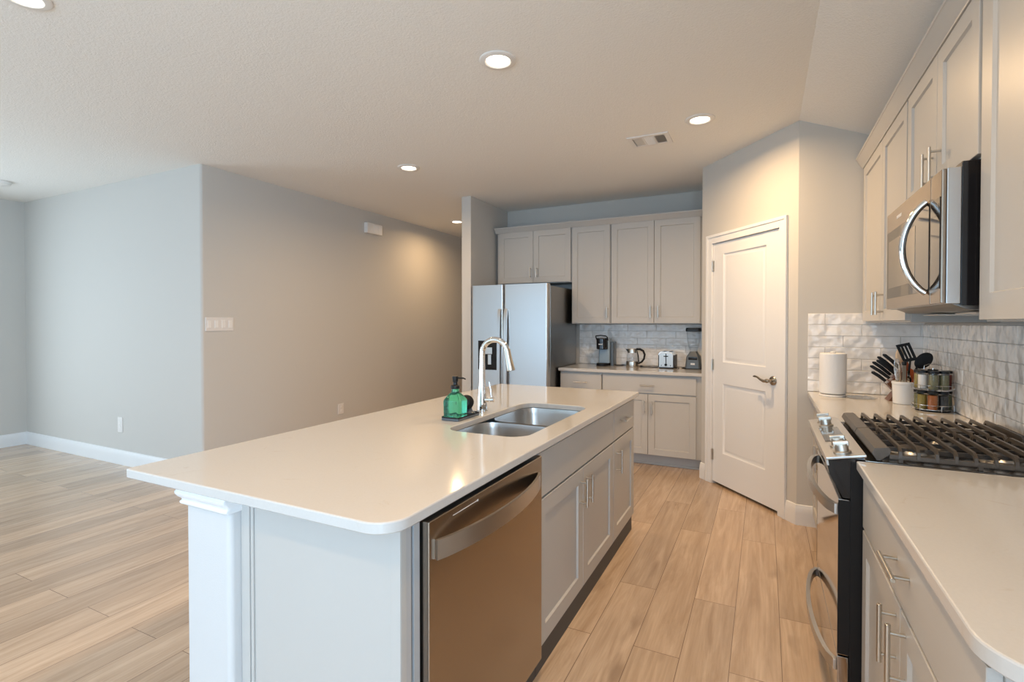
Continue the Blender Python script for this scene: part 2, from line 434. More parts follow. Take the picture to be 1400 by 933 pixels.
def window(name, F, a0, a1, b0, b1):
    bm = nb()
    for q in ((a0, a0+.05, b0, b1), (a1-.05, a1, b0, b1), (a0+.05, a1-.05, b0, b0+.05), (a0+.05, a1-.05, b1-.05, b1), (a0+.05, a1-.05, (b0+b1)/2-.02, (b0+b1)/2+.02)):
        fbox(bm, F, q[0], q[1], q[2], q[3], -0.015, 0.015)
    struct(name, bm, 'trim', label='white sash frame of ' + name.replace('_', ' '), cat='window')
window('window_1', FL, 0.75, 2.65, 0.2, 2.35)
window('window_2', FL, 3.40, 5.72, 0.12, 2.35)
window('window_6', FRW, YB+1.05, YB+3.35, 0.25, 2.35)  # unseen frame, added around the fill light for the island fronts
for i, q in enumerate(ops_): window('window_%d' % (i+3), FRr, *q)
bm = nb(); wall_with_openings(bm, FRW, YB+4.0, [(YB+1.05, YB+3.35, 0.25, 2.35)], 0.15)
struct('wall_right', bm, 'wall', label='greige wall behind the range and right hand cabinets')
bm = nb(); box(bm, PX, XR, PY, PY+0.12, 0, H)
struct('wall_end', bm, 'wall', label='short greige wall between pantry door and right hand counter')
bm = nb(); box(bm, -2.836, XR+0.15, YB, YB+0.12, 0, H)
struct('wall_back', bm, 'wall', label='greige kitchen back wall above the refrigerator cabinets')
bm = nb(); box(bm, QX, QX+0.11, QY+0.02, YB, 0, H)
struct('wall_return', bm, 'wall', label='short return wall beside the back cabinets')
bm = nb(); box(bm, -2.953, -2.836, 4.744, 8.3, 0, H, 0.006)
struct('wall_partition', bm, 'wall', label='thin greige partition wall left of the refrigerator')
bm = nb(); box(bm, -4.5, -2.83, 8.3, 8.42, 0, H)
struct('wall_hall_end', bm, 'wall', label='greige wall closing the hall')
# angled pantry wall with its door opening
dP = Vector((QX-PX, QY-PY, 0)); LP = dP.length; nP = Vector((-dP.y, dP.x, 0)).normalized()
if nP.dot(Vector((0, -1, 0))) < 0: nP = -nP
FP = Fr((PX, PY, 0), dP, nP)
D0, D1, DH = 0.150, 0.945, 2.062
bm = nb(); wall_with_openings(bm, FP, LP, [(D0, D1, 0, DH)], 0.115)
struct('wall_pantry', bm, 'wall', label='angled greige wall around the pantry door')
# baseboards
def baseboard(name, F, L, label, a0=0.0):
    bm = nb()
    prof = [(0, 0), (0.016, 0), (0.016, 0.085), (0.013, 0.095), (0.013, 0.112), (0.009, 0.120), (0.007, 0.134), (0, 0.138)]
    G = Fr(F(a0, 0, 0), F.n, F.u)
    prism(bm, G, prof, 0, L - a0)
    struct(name, bm, 'trim', label=label)
baseboard('baseboard_left', Fr((XL, 2.766, 0), (1, 0, 0), (0, -1, 0)), 3.186, 'white baseboard along the living area wall')
baseboard('baseboard_far_left', FL, 6.77, 'white baseboard under the far left wall')
baseboard('baseboard_hall', Fr((-4.349, 2.766, 0), (0, 1, 0), (1, 0, 0)), 5.5, 'white baseboard along the hall wall')
baseboard('baseboard_pantry_right', FP, 0.105, 'short white baseboard right of the pantry door', -0.006)
baseboard('baseboard_pantry_left', FP, LP+0.004, 'short white baseboard left of the pantry door', 1.017)
baseboard('baseboard_end', Fr((PX, PY, 0), (1, 0, 0), (0, -1, 0)), 0.12, 'short white baseboard beside the right hand counter', -0.008)

# ------------------------------------------------------------------ pantry door
bm = nb()
for a0, a1, b0, b1 in ((D0-0.062, D0+0.012, 0, DH+0.062), (D1-0.012, D1+0.062, 0, DH+0.062), (D0+0.012, D1-0.012, DH-0.012, DH+0.062)):
    fbox(bm, FP, a0, a1, b0, b1, 0.0005, 0.014, 0.003)
for a0, a1, b0, b1 in ((D0-0.062, D0-0.038, 0, DH+0.062), (D1+0.038, D1+0.062, 0, DH+0.062), (D0-0.038, D1+0.038, DH+0.038, DH+0.062)):
    fbox(bm, FP, a0, a1, b0, b1, 0.014, 0.021, 0.003)
for a0, a1, b0, b1 in ((D0, D0+0.012, 0, DH), (D1-0.012, D1, 0, DH), (D0+0.012, D1-0.012, DH-0.012, DH)):
    fbox(bm, FP, a0, a1, b0, b1, -0.115, 0.0005)
casing = struct('trim_1', bm, 'trim', label='white casing around the pantry door', cat='door casing')
da0, da1, db0, db1 = D0+0.015, D1-0.015, 0.022, DH-0.015
bm = nb(); T0, T1 = -0.040, -0.004
rect_loft(bm, FP, da0, da1, db0, db1, [(0, T0), (0, T1-0.002), (0.002, T1)], True, False)
pan = [(0.305, 0.800, 0.285, 0.868), (0.305, 0.800, 1.048, 1.950)]
def quad(bm, F, a0, a1, b0, b1, c):
    bm.faces.new([bm.verts.new(F(a, b, c)) for a, b in ((a0, b0), (a1, b0), (a1, b1), (a0, b1))])
e_ = 0.002
for q in ((da0+e_, 0.305, db0+e_, db1-e_), (0.800, da1-e_, db0+e_, db1-e_), (0.305, 0.800, db0+e_, 0.285), (0.305, 0.800, 0.868, 1.048), (0.305, 0.800, 1.950, db1-e_)):
    quad(bm, FP, *q, T1)
for a0, a1, b0, b1 in pan:
    rect_loft(bm, FP, a0, a1, b0, b1, [(0, T1), (0.010, T1-0.009), (0.022, T1-0.010), (0.032, T1-0.008), (0.046, T1-0.003)], False, True)
door = struct('door_1', bm, 'trim', label='white two panel pantry door with lever handle', cat='door')
hz = 0.955; ha = 0.228
bm = nb()
lathe(bm, [(0.033, 0), (0.034, 0.004), (0.030, 0.010), (0.016, 0.013), (0.012, 0.016), (0.011, 0.045), (0.015, 0.048), (0.015, 0.060), (0.010, 0.064)], FP(ha, hz, T1), FP.n, 26)
tube(bm, [FP(ha, hz, T1+0.055), FP(ha+0.03, hz-0.004, T1+0.058), FP(ha+0.065, hz+0.006, T1+0.058), FP(ha+0.10, hz+0.020, T1+0.056), FP(ha+0.125, hz+0.022, T1+0.054), FP(ha+0.140, hz+0.020, T1+0.053)], [0.012, 0.011, 0.0085, 0.0075, 0.009, 0.006], 12)
obj('door_handle', bm, 'bronze', door)
for hzz in (0.25, 1.02, 1.86):
    bm = nb(); cyl(bm, FP(da1+0.004, hzz-0.045, T1+0.010), FP(da1+0.004, hzz+0.045, T1+0.010), 0.0075, 10)
    fbox(bm, FP, da1-0.012, da1+0.002, hzz-0.045, hzz+0.045, T1, T1+0.004)
    obj('hinge', bm, 'nickel', door)

# ------------------------------------------------------------------ tile backsplashes (real tiles over grout)
def backsplash(F, L, b0, b1, label, shift, phase=0.0):
    t = thing('tile_backsplash', label, 'backsplash', F(L/2, b0, 0))
    bm = nb(); fbox(bm, F, 0, L, b0, b1, 0.0005, 0.006)
    obj('grout', bm, 'grout', t)
    bm = nb(); ph = 0.0745; pl = 0.305; g = 0.0013
    row = 0
    z1 = 1.437
    while z1 > b0 + 0.01:
        z0 = max(z1 - ph, b0)
        zt = min(z1, b1)
        if zt - z0 > 0.01:
            s = (phase - 0.1017 * row * shift) % pl - pl
            while s < L:
                a0, a1 = max(s, 0), min(s + pl, L)
                if a1 - a0 > 0.012:
                    q = [random.uniform(-0.0011, 0.0011) for _ in range(4)]
                    c = 0.011
                    A0, A1, B0, B1 = a0+g, a1-g, z0+g, zt-g
                    r0 = [F(A0, B0, 0.006), F(A1, B0, 0.006), F(A1, B1, 0.006), F(A0, B1, 0.006)]
                    d = 0.0016
                    r1 = [F(A0, B0, c-d+q[0]), F(A1, B0, c-d+q[1]), F(A1, B1, c-d+q[2]), F(A0, B1, c-d+q[3])]
                    r2 = [F(A0+d, B0+d, c+q[0]), F(A1-d, B0+d, c+q[1]), F(A1-d, B1-d, c+q[2]), F(A0+d, B1-d, c+q[3])]
                    loft(bm, [r0, r1, r2], False, True)
                s += pl
        z1 -= ph; row += 1
    obj('tile_field', bm, 'tile', t, angle=18)
    return t
backsplash(Fr((0.262, PY, 0), (1, 0, 0), (0, -1, 0)), XR-0.262, 0.915, 1.437, 'glossy white tile backsplash on the short wall behind the paper towel', 1, 0.099)
backsplash(Fr((XR, PY-0.012, 0), (0, -1, 0), (-1, 0, 0)), 3.0, 0.915, 1.370, 'glossy white tile backsplash on the long wall behind the gas range', 1, 0.20)
backsplash(Fr((-1.905, YB, 0), (1, 0, 0), (0, -1, 0)), 1.405, 0.915, 1.364, 'glossy white tile backsplash behind the coffee maker and blender', 1, 0.05)

# ------------------------------------------------------------------ cabinet pieces
def shaker(F, a0, a1, b0, b1, rail=0.058, t=0.019, rec=0.009):
    bm = nb()
    rect_loft(bm, F, a0, a1, b0, b1, [(0, 0), (0, t-0.0015), (0.0015, t), (rail, t), (rail+0.004, t-rec), (rail+0.006, t-rec)])
    return bm
def flat_front(F, a0, a1, b0, b1, t=0.019):
    bm = nb(); rect_loft(bm, F, a0, a1, b0, b1, [(0, 0), (0, t-0.0015), (0.0015, t)]); return bm
def bar_pull(F, a, b, vertical=True, L=0.135, t=0.019, r=0.006, out=0.034):
    bm = nb(); h = L/2; p = L*0.36
    if vertical:
        cyl(bm, F(a, b-h, t+out), F(a, b+h, t+out), r, 12, 0.001)
        for s in (-p, p): cyl(bm, F(a, b+s, t+0.0003), F(a, b+s, t+out), r*0.72, 10)
    else:
        cyl(bm, F(a-h, b, t+out), F(a+h, b, t+out), r, 12, 0.001)
        for s in (-p, p): cyl(bm, F(a+s, b, t+0.0003), F(a+s, b, t+out), r*0.72, 10)
    return bm
def add_door(t, F, a0, a1, b0, b1, ha=None, hb=None, rail=0.058, L=0.135):
    d = obj('door', shaker(F, a0, a1, b0, b1, rail), 'cabinet', t)
    if ha is not None: obj('handle', bar_pull(F, ha, hb, True, L), 'nickel', d)
    return d
def add_drawer(t, F, a0, a1, b0, b1, ha=None, hb=None, L=0.135, name='drawer'):
    d = obj(name, flat_front(F, a0, a1, b0, b1), 'cabinet', t)
    if ha is not None: obj('handle', bar_pull(F, ha, hb, False, L), 'nickel', d)
    return d
def carcass(t, F, a0, a1, b0, b1, depth, mat='cabinet', name='carcass'):
    bm = nb(); fbox(bm, F, a0, a1, b0, b1, -depth, -0.0006, 0.001, 1)
    return obj(name, bm, mat, t)

# ================================================================== ISLAND
IX = -0.794            # carcass front plane (door backs); fronts face +X
FI = Fr((IX, 0, 0), (0, 1, 0), (1, 0, 0))       # a = world Y
ID = 0.53
# pony wall on the seating side
bm = nb()
pts = rrect(-1.545, -1.345, 0.930, 3.405, (0.016, 0.016, 0.016, 0.016), n=5)
prism(bm, WORLD, pts, 0, 0.884)
wi = struct('wall_island', bm, 'drywall_white', label='white half wall under the seating side of the island')
bm = nb()
prof = [(0.0, 0.834), (0.010, 0.834), (0.014, 0.838), (0.014, 0.842), (0.010, 0.846), (0.011, 0.852), (0.018, 0.858), (0.023, 0.866), (0.024, 0.872), (0.021, 0.876), (0.021, 0.8835), (0.0, 0.8835)]
rings = [[(x, y, z) for x, y in rrect(-1.545-o_, -1.345+0.004+o_*0.2, 0.930-o_, 3.405+o_, 0.010, n=2)] for o_, z in prof]
loft(bm, rings, False, False)
obj('crown_trim', bm, 'trim', wi)
# end panel facing the viewer
t = thing('island_end_panel', 'grey painted panel closing the near end of the island', 'cabinet panel', (-1.05, 0.98, 0))
bm = nb(); box(bm, -1.340, -0.7755, 0.972, 0.992, 0.0, 0.884, 0.0015); obj('panel', bm, 'cabinet', t)
for q in ((-1.3435, -1.309, 0.964), (-1.306, -1.296, 0.966), (-0.805, -0.7755, 0.968)):
    bm = nb(); box(bm, q[0], q[1], q[2], 0.9718, 0.0, 0.884, 0.002); obj('scribe_moulding', bm, 'cabinet', t)
bm = nb(); box(bm, -0.95, -0.777, 0.9925, 1.013, 0.0, 0.884, 0.001); obj('filler', bm, 'cabinet_side', t)
# narrow gable between panel and dishwasher
bm = nb(); box(bm, -1.33, -0.781, 1.029, 1.053, 0.0, 0.884, 0.001)
tag(obj('cabinet_gable', bm, 'cabinet_side', None), 'narrow grey upright strip left of the dishwasher door', 'cabinet panel')
# dishwasher
t = thing('dishwasher', 'stainless steel dishwasher in the island with curved bar handle', 'dishwasher', (-1.05, 1.42, 0))
bm = nb(); box(bm, -1.33, -0.797, 1.058, 1.794, 0.09, 0.872, 0.002); obj('body', bm, 'gap', t)
bm = nb(); box(bm, -0.796, -0.757, 1.060, 1.791, 0.085, 0.866, 0.004, 3)
dd = obj('door', bm, 'steel_warm', t)
bm = nb()
pts = arc((-0.752, 1.085, 0.787), (-0.752, 1.755, 0.787), (0.048, 0, 0), 22, 0.85)
tube(bm, pts, 1.0, flat=(0.026, 0.0045), up=(0, 0, 1))
obj('handle', bm, 'steel', dd)
bm = nb(); box(bm, -0.7568, -0.7559, 1.17, 1.30, 0.846, 0.8478); box(bm, -0.7568, -0.7559, 1.30, 1.306, 0.844, 0.850)
obj('status_light_strip', bm, 'badge', dd)
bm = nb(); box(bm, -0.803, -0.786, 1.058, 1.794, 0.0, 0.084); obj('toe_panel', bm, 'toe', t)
# sink base cabinet
t = thing('base_cabinet', 'grey sink base cabinet in the island with two panelled doors', 'cabinet', (-1.05, 2.35, 0), 'island base cabinets')
carcass(t, FI, 1.797, 2.892, 0.1, 0.688, ID)
bm = nb()
fbox(bm, FI, 1.797, 2.892, 0.6885, 0.884, -0.02, -0.0006); fbox(bm, FI, 1.797, 1.807, 0.6885, 0.884, -ID, -0.02); fbox(bm, FI, 2.874, 2.892, 0.6885, 0.884, -ID, -0.02)
obj('top_rails', bm, 'cabinet', t)
add_drawer(t, FI, 1.800, 2.889, 0.690, 0.868, name='false_drawer_front')
add_door(t, FI, 1.800, 2.341, 0.104, 0.681, 2.302, 0.570, 0.070)
add_door(t, FI, 2.345, 2.889, 0.104, 0.681, 2.386, 0.570, 0.070)
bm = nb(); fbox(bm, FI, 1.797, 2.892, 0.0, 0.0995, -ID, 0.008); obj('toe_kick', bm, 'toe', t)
# narrow drawer-and-door cabinet
t = thing('base_cabinet', 'narrow grey island cabinet with one drawer above one door at the far end', 'cabinet', (-1.05, 3.17, 0), 'island base cabinets')
carcass(t, FI, 2.894, 3.404, 0.1, 0.884, ID)
add_drawer(t, FI, 2.897, 3.400, 0.690, 0.868, 3.12, 0.785, 0.16)
add_door(t, FI, 2.897, 3.400, 0.104, 0.681, 2.955, 0.560, 0.070)
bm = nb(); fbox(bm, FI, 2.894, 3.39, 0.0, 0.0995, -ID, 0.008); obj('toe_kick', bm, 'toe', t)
# countertop with the sink cutout
bm = nb()
SX0, SX1, SY0, SY1 = -1.236, -0.858, 1.832, 2.690
out_i = lambda ins: rrect(-1.796, -0.749, 0.895, 3.430, (0.012, 0.075, 0.012, 0.012), ins, 8)
hole_i = lambda ins: rrect(SX0, SX1, SY0, SY1, 0.085, ins, 8)
slab(bm, out_i, 0.8845, 0.914, 0.004, hole_i)
tag(obj('island_countertop', bm, 'quartz', None, angle=15), 'long white quartz countertop covering the island with sink cutout', 'countertop')
# undermount double sink
t = thing('kitchen_sink', 'stainless steel double bowl sink set under the island countertop', 'sink', ((SX0+SX1)/2, (SY0+SY1)/2, 0.70))
def bowl(y0, y1):
    bm = nb(); rings = []
    zt = 0.8835
    for ins, z, r in ((0.0, zt, 0.085), (0.004, zt-0.03, 0.088), (0.010, zt-0.13, 0.09), (0.030, zt-0.168, 0.09), (0.065, zt-0.178, 0.07)):
        rings.append([(x, y, z) for x, y in rrect(SX0-0.006+ins, SX1+0.006-ins, y0+ins, y1-ins, r, 0, 8)])
    cx, cy = (SX0+SX1)/2, (y0+y1)/2
    n = len(rings[0])
    rings.append([(cx + 0.045*math.cos(2*PI*i/n - 0.75*PI), cy + 0.045*math.sin(2*PI*i/n - 0.75*PI), zt-0.182) for i in range(n)])
    loft(bm, rings, False, False)
    return bm, cx, cy
for y0, y1 in ((SY0-0.006, 2.213), (2.243, SY1+0.006)):
    bm, cx, cy = bowl(y0, y1)
    bo = obj('bowl', bm, 'steel', t, angle=60)
    bm = nb(); lathe(bm, [(0.0001, -0.006), (0.020, -0.006), (0.022, -0.002), (0.036, -0.001), (0.045, 0.001), (0.046, 0.0)], (cx, cy, 0.7016), seg=24, cap0=False, cap1=False)
    obj('drain', bm, 'chrome', bo)
bm = nb()
outr = rrect(SX0-0.02, SX1+0.02, SY0-0.02, SY1+0.02, 0.10, 0, 8)
loft(bm, [[(x, y, 0.8838) for x, y in outr], [(x, y, 0.8838) for x, y in rrect(SX0-0.006, SX1+0.006, SY0-0.006, SY1+0.006, 0.085, 0, 8)]], False, False)
obj('rim', bm, 'steel', t)
bm = nb()
box(bm, SX0-0.004, SX1+0.004, 2.212, 2.244, 0.845, 0.868, 0.010, 4)
obj('divider', bm, 'steel', t)
# faucet
FX, FY = -1.312, 2.308
t = thing('kitchen_faucet', 'tall polished chrome gooseneck faucet standing behind the island sink', 'faucet', (FX, FY, 0.914))
bm = nb(); lathe(bm, [(0.030, 0.9143), (0.030, 0.918), (0.0265, 0.922), (0.0245, 0.99), (0.0205, 1.03), (0.0165, 1.08), (0.0155, 1.14), (0.0150, 1.165)], (FX, FY, 0), seg=26)
obj('body', bm, 'chrome', t)
bm = nb()
pts = [(FX, FY, 1.16), (FX, FY, 1.20)]
for i in range(1, 15):
    a = PI - (PI - 0.32) * i / 14
    pts.append((FX + 0.074 + 0.074*math.cos(a), FY, 1.213 + 0.074*math.sin(a)))
tube(bm, pts, 0.0148, 16)
sp_ = obj('spout', bm, 'chrome', t)
e1 = Vector(pts[-1]); d1 = (Vector(pts[-1]) - Vector(pts[-2])).normalized()
d1 = Vector((0.22, 0, -1)).normalized()
bm = nb(); lathe(bm, [(0.0155, -0.004), (0.0165, 0.004), (0.0165, 0.035), (0.0195, 0.085), (0.0215, 0.103), (0.0195, 0.108)], e1, d1, 22)
obj('spray_head', bm, 'nickel', t)
bm = nb(); cyl(bm, (FX+0.018, FY, 0.975), (FX+0.074, FY-0.004, 0.979), 0.0135, 16, 0.002); obj('valve', bm, 'chrome', t)
bm = nb(); tube(bm, [(FX+0.055, FY, 0.988), (FX+0.050, FY, 1.03), (FX+0.040, FY+0.002, 1.068)], [0.0055, 0.0045, 0.004], 10); obj('lever', bm, 'chrome', t)
# soap set
t = thing('soap_tray', 'dark tray holding the soap bottle and scrub brush by the sink', 'tray', (-1.315, 2.10, 0.914))
bm = nb(); slab(bm, lambda i: rrect(-1.364, -1.266, 2.003, 2.205, 0.012, i, 4), 0.9143, 0.926, 0.002); obj('base', bm, 'grey_shell', t)
bm = nb()
R0 = [[(x, y, z) for x, y in rrect(-1.364, -1.266, 2.003, 2.205, 0.012, i, 4)] for i, z in ((0.0, 0.926), (0.0, 0.932), (0.003, 0.932), (0.004, 0.9263))]
loft(bm, R0, False, False); obj('rim', bm, 'dark_lid', t)
t = thing('soap_dispenser', 'square green glass soap bottle with black pump beside the faucet', 'soap dispenser', (-1.3145, 2.053, 0.9268))
cx, cy = -1.3145, 2.054
bm = nb(); rings = []
for hw, z, r in ((0.040, 0.9270, 0.010), (0.043, 0.930, 0.012), (0.044, 1.004, 0.012), (0.041, 1.012, 0.012), (0.028, 1.032, 0.012), (0.017, 1.043, 0.010), (0.0155, 1.060, 0.010)):
    rings.append([(x, y, z) for x, y in rrect(cx-hw, cx+hw, cy-hw, cy+hw, r, 0, 5)])
loft(bm, rings); obj('bottle', bm, 'green_glass', t, angle=28)
bm = nb(); lathe(bm, [(0.021, 1.0602), (0.022, 1.064), (0.022, 1.074), (0.018, 1.078), (0.011, 1.080), (0.010, 1.090), (0.013, 1.094), (0.015, 1.116), (0.014, 1.119)], (cx, cy, 0), seg=22); obj('pump', bm, 'dark_lid', t)
bm = nb(); tube(bm, [(cx+0.012, cy, 1.112), (cx+0.045, cy, 1.112), (cx+0.056, cy, 1.108)], [0.0042, 0.0036, 0.003], 10); obj('nozzle', bm, 'dark_lid', t)
t = thing('scrub_brush', 'black round scrub brush standing on the tray behind the soap bottle', 'brush', (-1.297, 2.155, 0.927))
bm = nb(); lathe(bm, [(0.012, 0.0), (0.030, 0.002), (0.036, 0.008), (0.036, 0.016), (0.024, 0.024), (0.012, 0.028)], (-1.312, 2.15, 0.981), (0.55, -0.80, 0.25), 24); obj('head', bm, 'dark_lid', t)
bm = nb(); lathe(bm, [(0.026, 0.927), (0.028, 0.932), (0.018, 0.942), (0.014, 0.960), (0.018, 0.985)], (-1.305, 2.162, 0), seg=20); obj('stand', bm, 'grey_shell', t)

# ================================================================== BACK RUN
YU = 5.295            # upper carcass front plane, fronts face -Y
FU = Fr((0, YU, 0), (1, 0, 0), (0, -1, 0))
UD = YB - YU - 0.002
t = thing('wall_cabinet', 'short grey two door wall cabinet above the refrigerator', 'cabinet', (-2.33, 5.45, 1.82), 'back wall cabinets')
carcass(t, FU, -2.800, -1.888, 1.822, 2.420, UD)
add_door(t, FU, -2.772, -2.342, 1.830, 2.412, -2.370, 1.945, 0.062, 0.12)
add_door(t, FU, -2.338, -1.896, 1.830, 2.412, -2.292, 1.945, 0.062, 0.12)
t = thing('wall_cabinet', 'tall grey single door wall cabinet right of the refrigerator', 'cabinet', (-1.67, 5.45, 1.37), 'back wall cabinets')
carcass(t, FU, -1.886, -1.452, 1.367, 2.420, UD)
add_door(t, FU, -1.878, -1.460, 1.374, 2.412, -1.485, 1.488, 0.060, 0.12)
t = thing('wall_cabinet', 'wide grey two door wall cabinet above the toaster and blender', 'cabinet', (-1.0, 5.45, 1.37), 'back wall cabinets')
carcass(t, FU, -1.450, -0.556, 1.367, 2.420, UD)
add_door(t, FU, -1.443, -1.006, 1.374, 2.412, -1.034, 1.490, 0.060, 0.125)
add_door(t, FU, -1.002, -0.563, 1.374, 2.412, -0.958, 1.490, 0.060, 0.125)
bm = nb(); fbox(bm, FU, -0.5555, -0.4975, 1.367, 2.42, -UD, -0.002)
tag(obj('filler_strip', bm, 'cabinet'), 'narrow grey filler beside the right end of the back wall cabinets', 'cabinet panel')
def crown(F, a0, a1, b0, b1, c0, ret=None):
    bm = nb(); h = b1 - b0
    prof = [(c0-0.02, b0), (c0+0.004, b0), (c0+0.006, b0+0.12*h), (c0+0.014, b0+0.22*h), (c0+0.034, b0+0.78*h), (c0+0.040, b0+0.82*h), (c0+0.040, b1), (c0-0.02, b1)]
    G = Fr(F(a0, 0, 0), F.n, F.u)
    prism(bm, G, prof, 0, a1-a0)
    return bm
tag(obj('crown_moulding', crown(FU, -2.816, -0.499, 2.412, 2.472, 0.020), 'cabinet'), 'grey crown moulding along the top of the back wall cabinets', 'moulding')
# base run
FB = Fr((0, 4.985, 0), (1, 0, 0), (0, -1, 0)); BD = YB - 4.985 - 0.002
t = thing('base_cabinet', 'narrow grey drawer base cabinet beside the refrigerator', 'cabinet', (-1.68, 5.3, 0), 'back base cabinets')
carcass(t, FB, -1.898, -1.452, 0.105, 0.883, BD)
add_drawer(t, FB, -1.893, -1.459, 0.702, 0.862, -1.672, 0.776, 0.14)
add_door(t, FB, -1.893, -1.459, 0.112, 0.690, -1.50, 0.57, 0.058, 0.125)
bm = nb(); fbox(bm, FB, -1.898, -1.452, 0, 0.1045, -BD, -0.07); obj('toe_kick', bm, 'cabinet_side', t)
t = thing('base_cabinet', 'wide grey base cabinet with one drawer and two doors below the kettle', 'cabinet', (-1.0, 5.3, 0), 'back base cabinets')
carcass(t, FB, -1.450, -0.499, 0.105, 0.883, BD)
add_drawer(t, FB, -1.443, -0.560, 0.702, 0.862, -1.000, 0.776, 0.14)
add_door(t, FB, -1.443, -1.000, 0.112, 0.690, -1.030, 0.570, 0.058, 0.125)
add_door(t, FB, -0.996, -0.560, 0.112, 0.690, -0.958, 0.566, 0.058, 0.125)
bm = nb(); fbox(bm, FB, -1.450, -0.499, 0, 0.1045, -BD, -0.07); fbox(bm, FB, -1.450, -0.499, 0.0, 0.018, -0.07, -0.055, 0.003); obj('toe_kick', bm, 'cabinet_side', t)
bm = nb(); slab(bm, lambda i: rrect(-1.909, -0.498, 4.940, YB-0.0005, 0.008, i, 3), 0.8835, 0.914, 0.003)
tag(obj('back_countertop', bm, 'quartz', angle=15), 'white quartz countertop under the coffee maker and kettle', 'countertop')

# refrigerator
t = thing('refrigerator', 'stainless steel side by side refrigerator with dispenser in left door', 'refrigerator', (-2.36, 5.1, 0))
bm = nb(); box(bm, -2.806, -1.925, 4.775, 5.55, 0.02, 1.752, 0.006); obj('case', bm, 'steel_dark', t)
def fridge_door(x0, x1):
    bm = nb()
    pts = [(x0, 4.768), (x0, 4.722)] + [(x0 + 0.022*(1-math.cos(a)), 4.722 - 0.022*math.sin(a)) for a in (0.5, 1.0, PI/2)]
    pts += [(x1 - 0.022*(1-math.cos(a)), 4.722 - 0.022*math.sin(a)) for a in (PI/2, 1.0, 0.5)] + [(x1, 4.722), (x1, 4.768)]
    prism(bm, WORLD, pts, 0.06, 1.772, 0.0)
    return bm
ld = obj('freezer_door', fridge_door(-2.806, -2.425), 'steel', t)
rd = obj('fridge_door', fridge_door(-2.417, -1.928), 'steel', t)
for dr, hx in ((ld, -2.458), (rd, -2.384)):
    bm = nb(); pts = arc((hx, 4.690, 1.52), (hx, 4.690, 0.45), (0, -0.028, 0), 20, 0.5)
    tube(bm, pts, 1.0, flat=(0.017, 0.008), up=(1, 0, 0))
    for z in (1.49, 0.48): box(bm, hx-0.012, hx+0.012, 4.688, 4.6995, z-0.03, z+0.03)
    obj('handle', bm, 'steel', dr)
bm = nb(); FD = Fr((0, 4.6995, 0), (1, 0, 0), (0, -1, 0))
rect_loft(bm, FD, -2.715, -2.490, 0.885, 1.190, [(0, 0), (0, 0.010), (0.014, 0.010), (0.02, 0.002)])
dp = obj('dispenser', bm, 'black_gloss', ld)
bm = nb(); fbox(bm, FD, -2.66, -2.55, 1.05, 1.12, 0.0022, 0.009, 0.002); fbox(bm, FD, -2.60, -2.56, 0.94, 1.045, 0.0022, 0.012, 0.004); obj('paddle', bm, 'alu', dp)
for x in (-2.70, -2.04):
    bm = nb(); box(bm, x-0.05, x+0.05, 4.78, 4.90, 1.7525, 1.768, 0.003); obj('hinge_cover', bm, 'black', t)
bm = nb(); box(bm, -2.79, -1.94, 4.80, 5.5, 0, 0.0198); obj('foot_rail', bm, 'black', t)

# coffee maker
t = thing('coffee_maker', 'slim black and blue grey pod coffee maker on the back counter', 'coffee maker', (-1.56, 5.42, 0.914))
bm = nb(); rings = [[(x, y, z) for x, y in rrect(-1.632, -1.505, 5.325, 5.55, (0.055, 0.055, 0.02, 0.02), i, 7)] for i, z in ((0.003, 0.9143), (0, 0.918), (0, 0.938), (0.004, 0.943))]
loft(bm, rings); obj('base', bm, 'black', t)
bm = nb(); rings = [[(x, y, z) for x, y in rrect(-1.622, -1.497, 5.41, 5.55, 0.018, i, 5)] for i, z in ((0, 0.9435), (0, 1.10), (0, 1.185), (0.01, 1.205))]
loft(bm, rings); obj('column', bm, 'bluegrey', t)
bm = nb(); rings = [[(x, y, z) for x, y in rrect(-1.634, -1.514, 5.330, 5.4095, (0.056, 0.056, 0.01, 0.01), i, 7)] for i, z in ((0.004, 1.093), (0, 1.097), (0, 1.205), (0.006, 1.213))]
loft(bm, rings); hd = obj('brew_head', bm, 'black_gloss', t)
bm = nb(); tube(bm, [(-1.636, 5.40, 1.19), (-1.637, 5.37, 1.222), (-1.628, 5.34, 1.237), (-1.574, 5.328, 1.243), (-1.520, 5.34, 1.237), (-1.511, 5.37, 1.222), (-1.512, 5.40, 1.19)], 0.006, 10); obj('lift_handle', bm, 'black', hd)
bm = nb(); box(bm, -1.597, -1.551, 5.3292, 5.3302, 1.143, 1.152); obj('badge', bm, 'badge', hd)
bm = nb(); rings = [[(x, y, z) for x, y in rrect(-1.4965, -1.458, 5.43, 5.55, 0.012, i, 4)] for i, z in ((0, 0.9145), (0, 1.165), (0.004, 1.172))]
loft(bm, rings); obj('water_tank', bm, 'grey_shell', t)
bm = nb(); tube(bm, [(-1.47, 5.50, 0.922), (-1.44, 5.46, 0.919), (-1.40, 5.45, 0.9185), (-1.375, 5.47, 0.919), (-1.36, 5.52, 0.92)], 0.004, 8); obj('power_cord', bm, 'black', t)
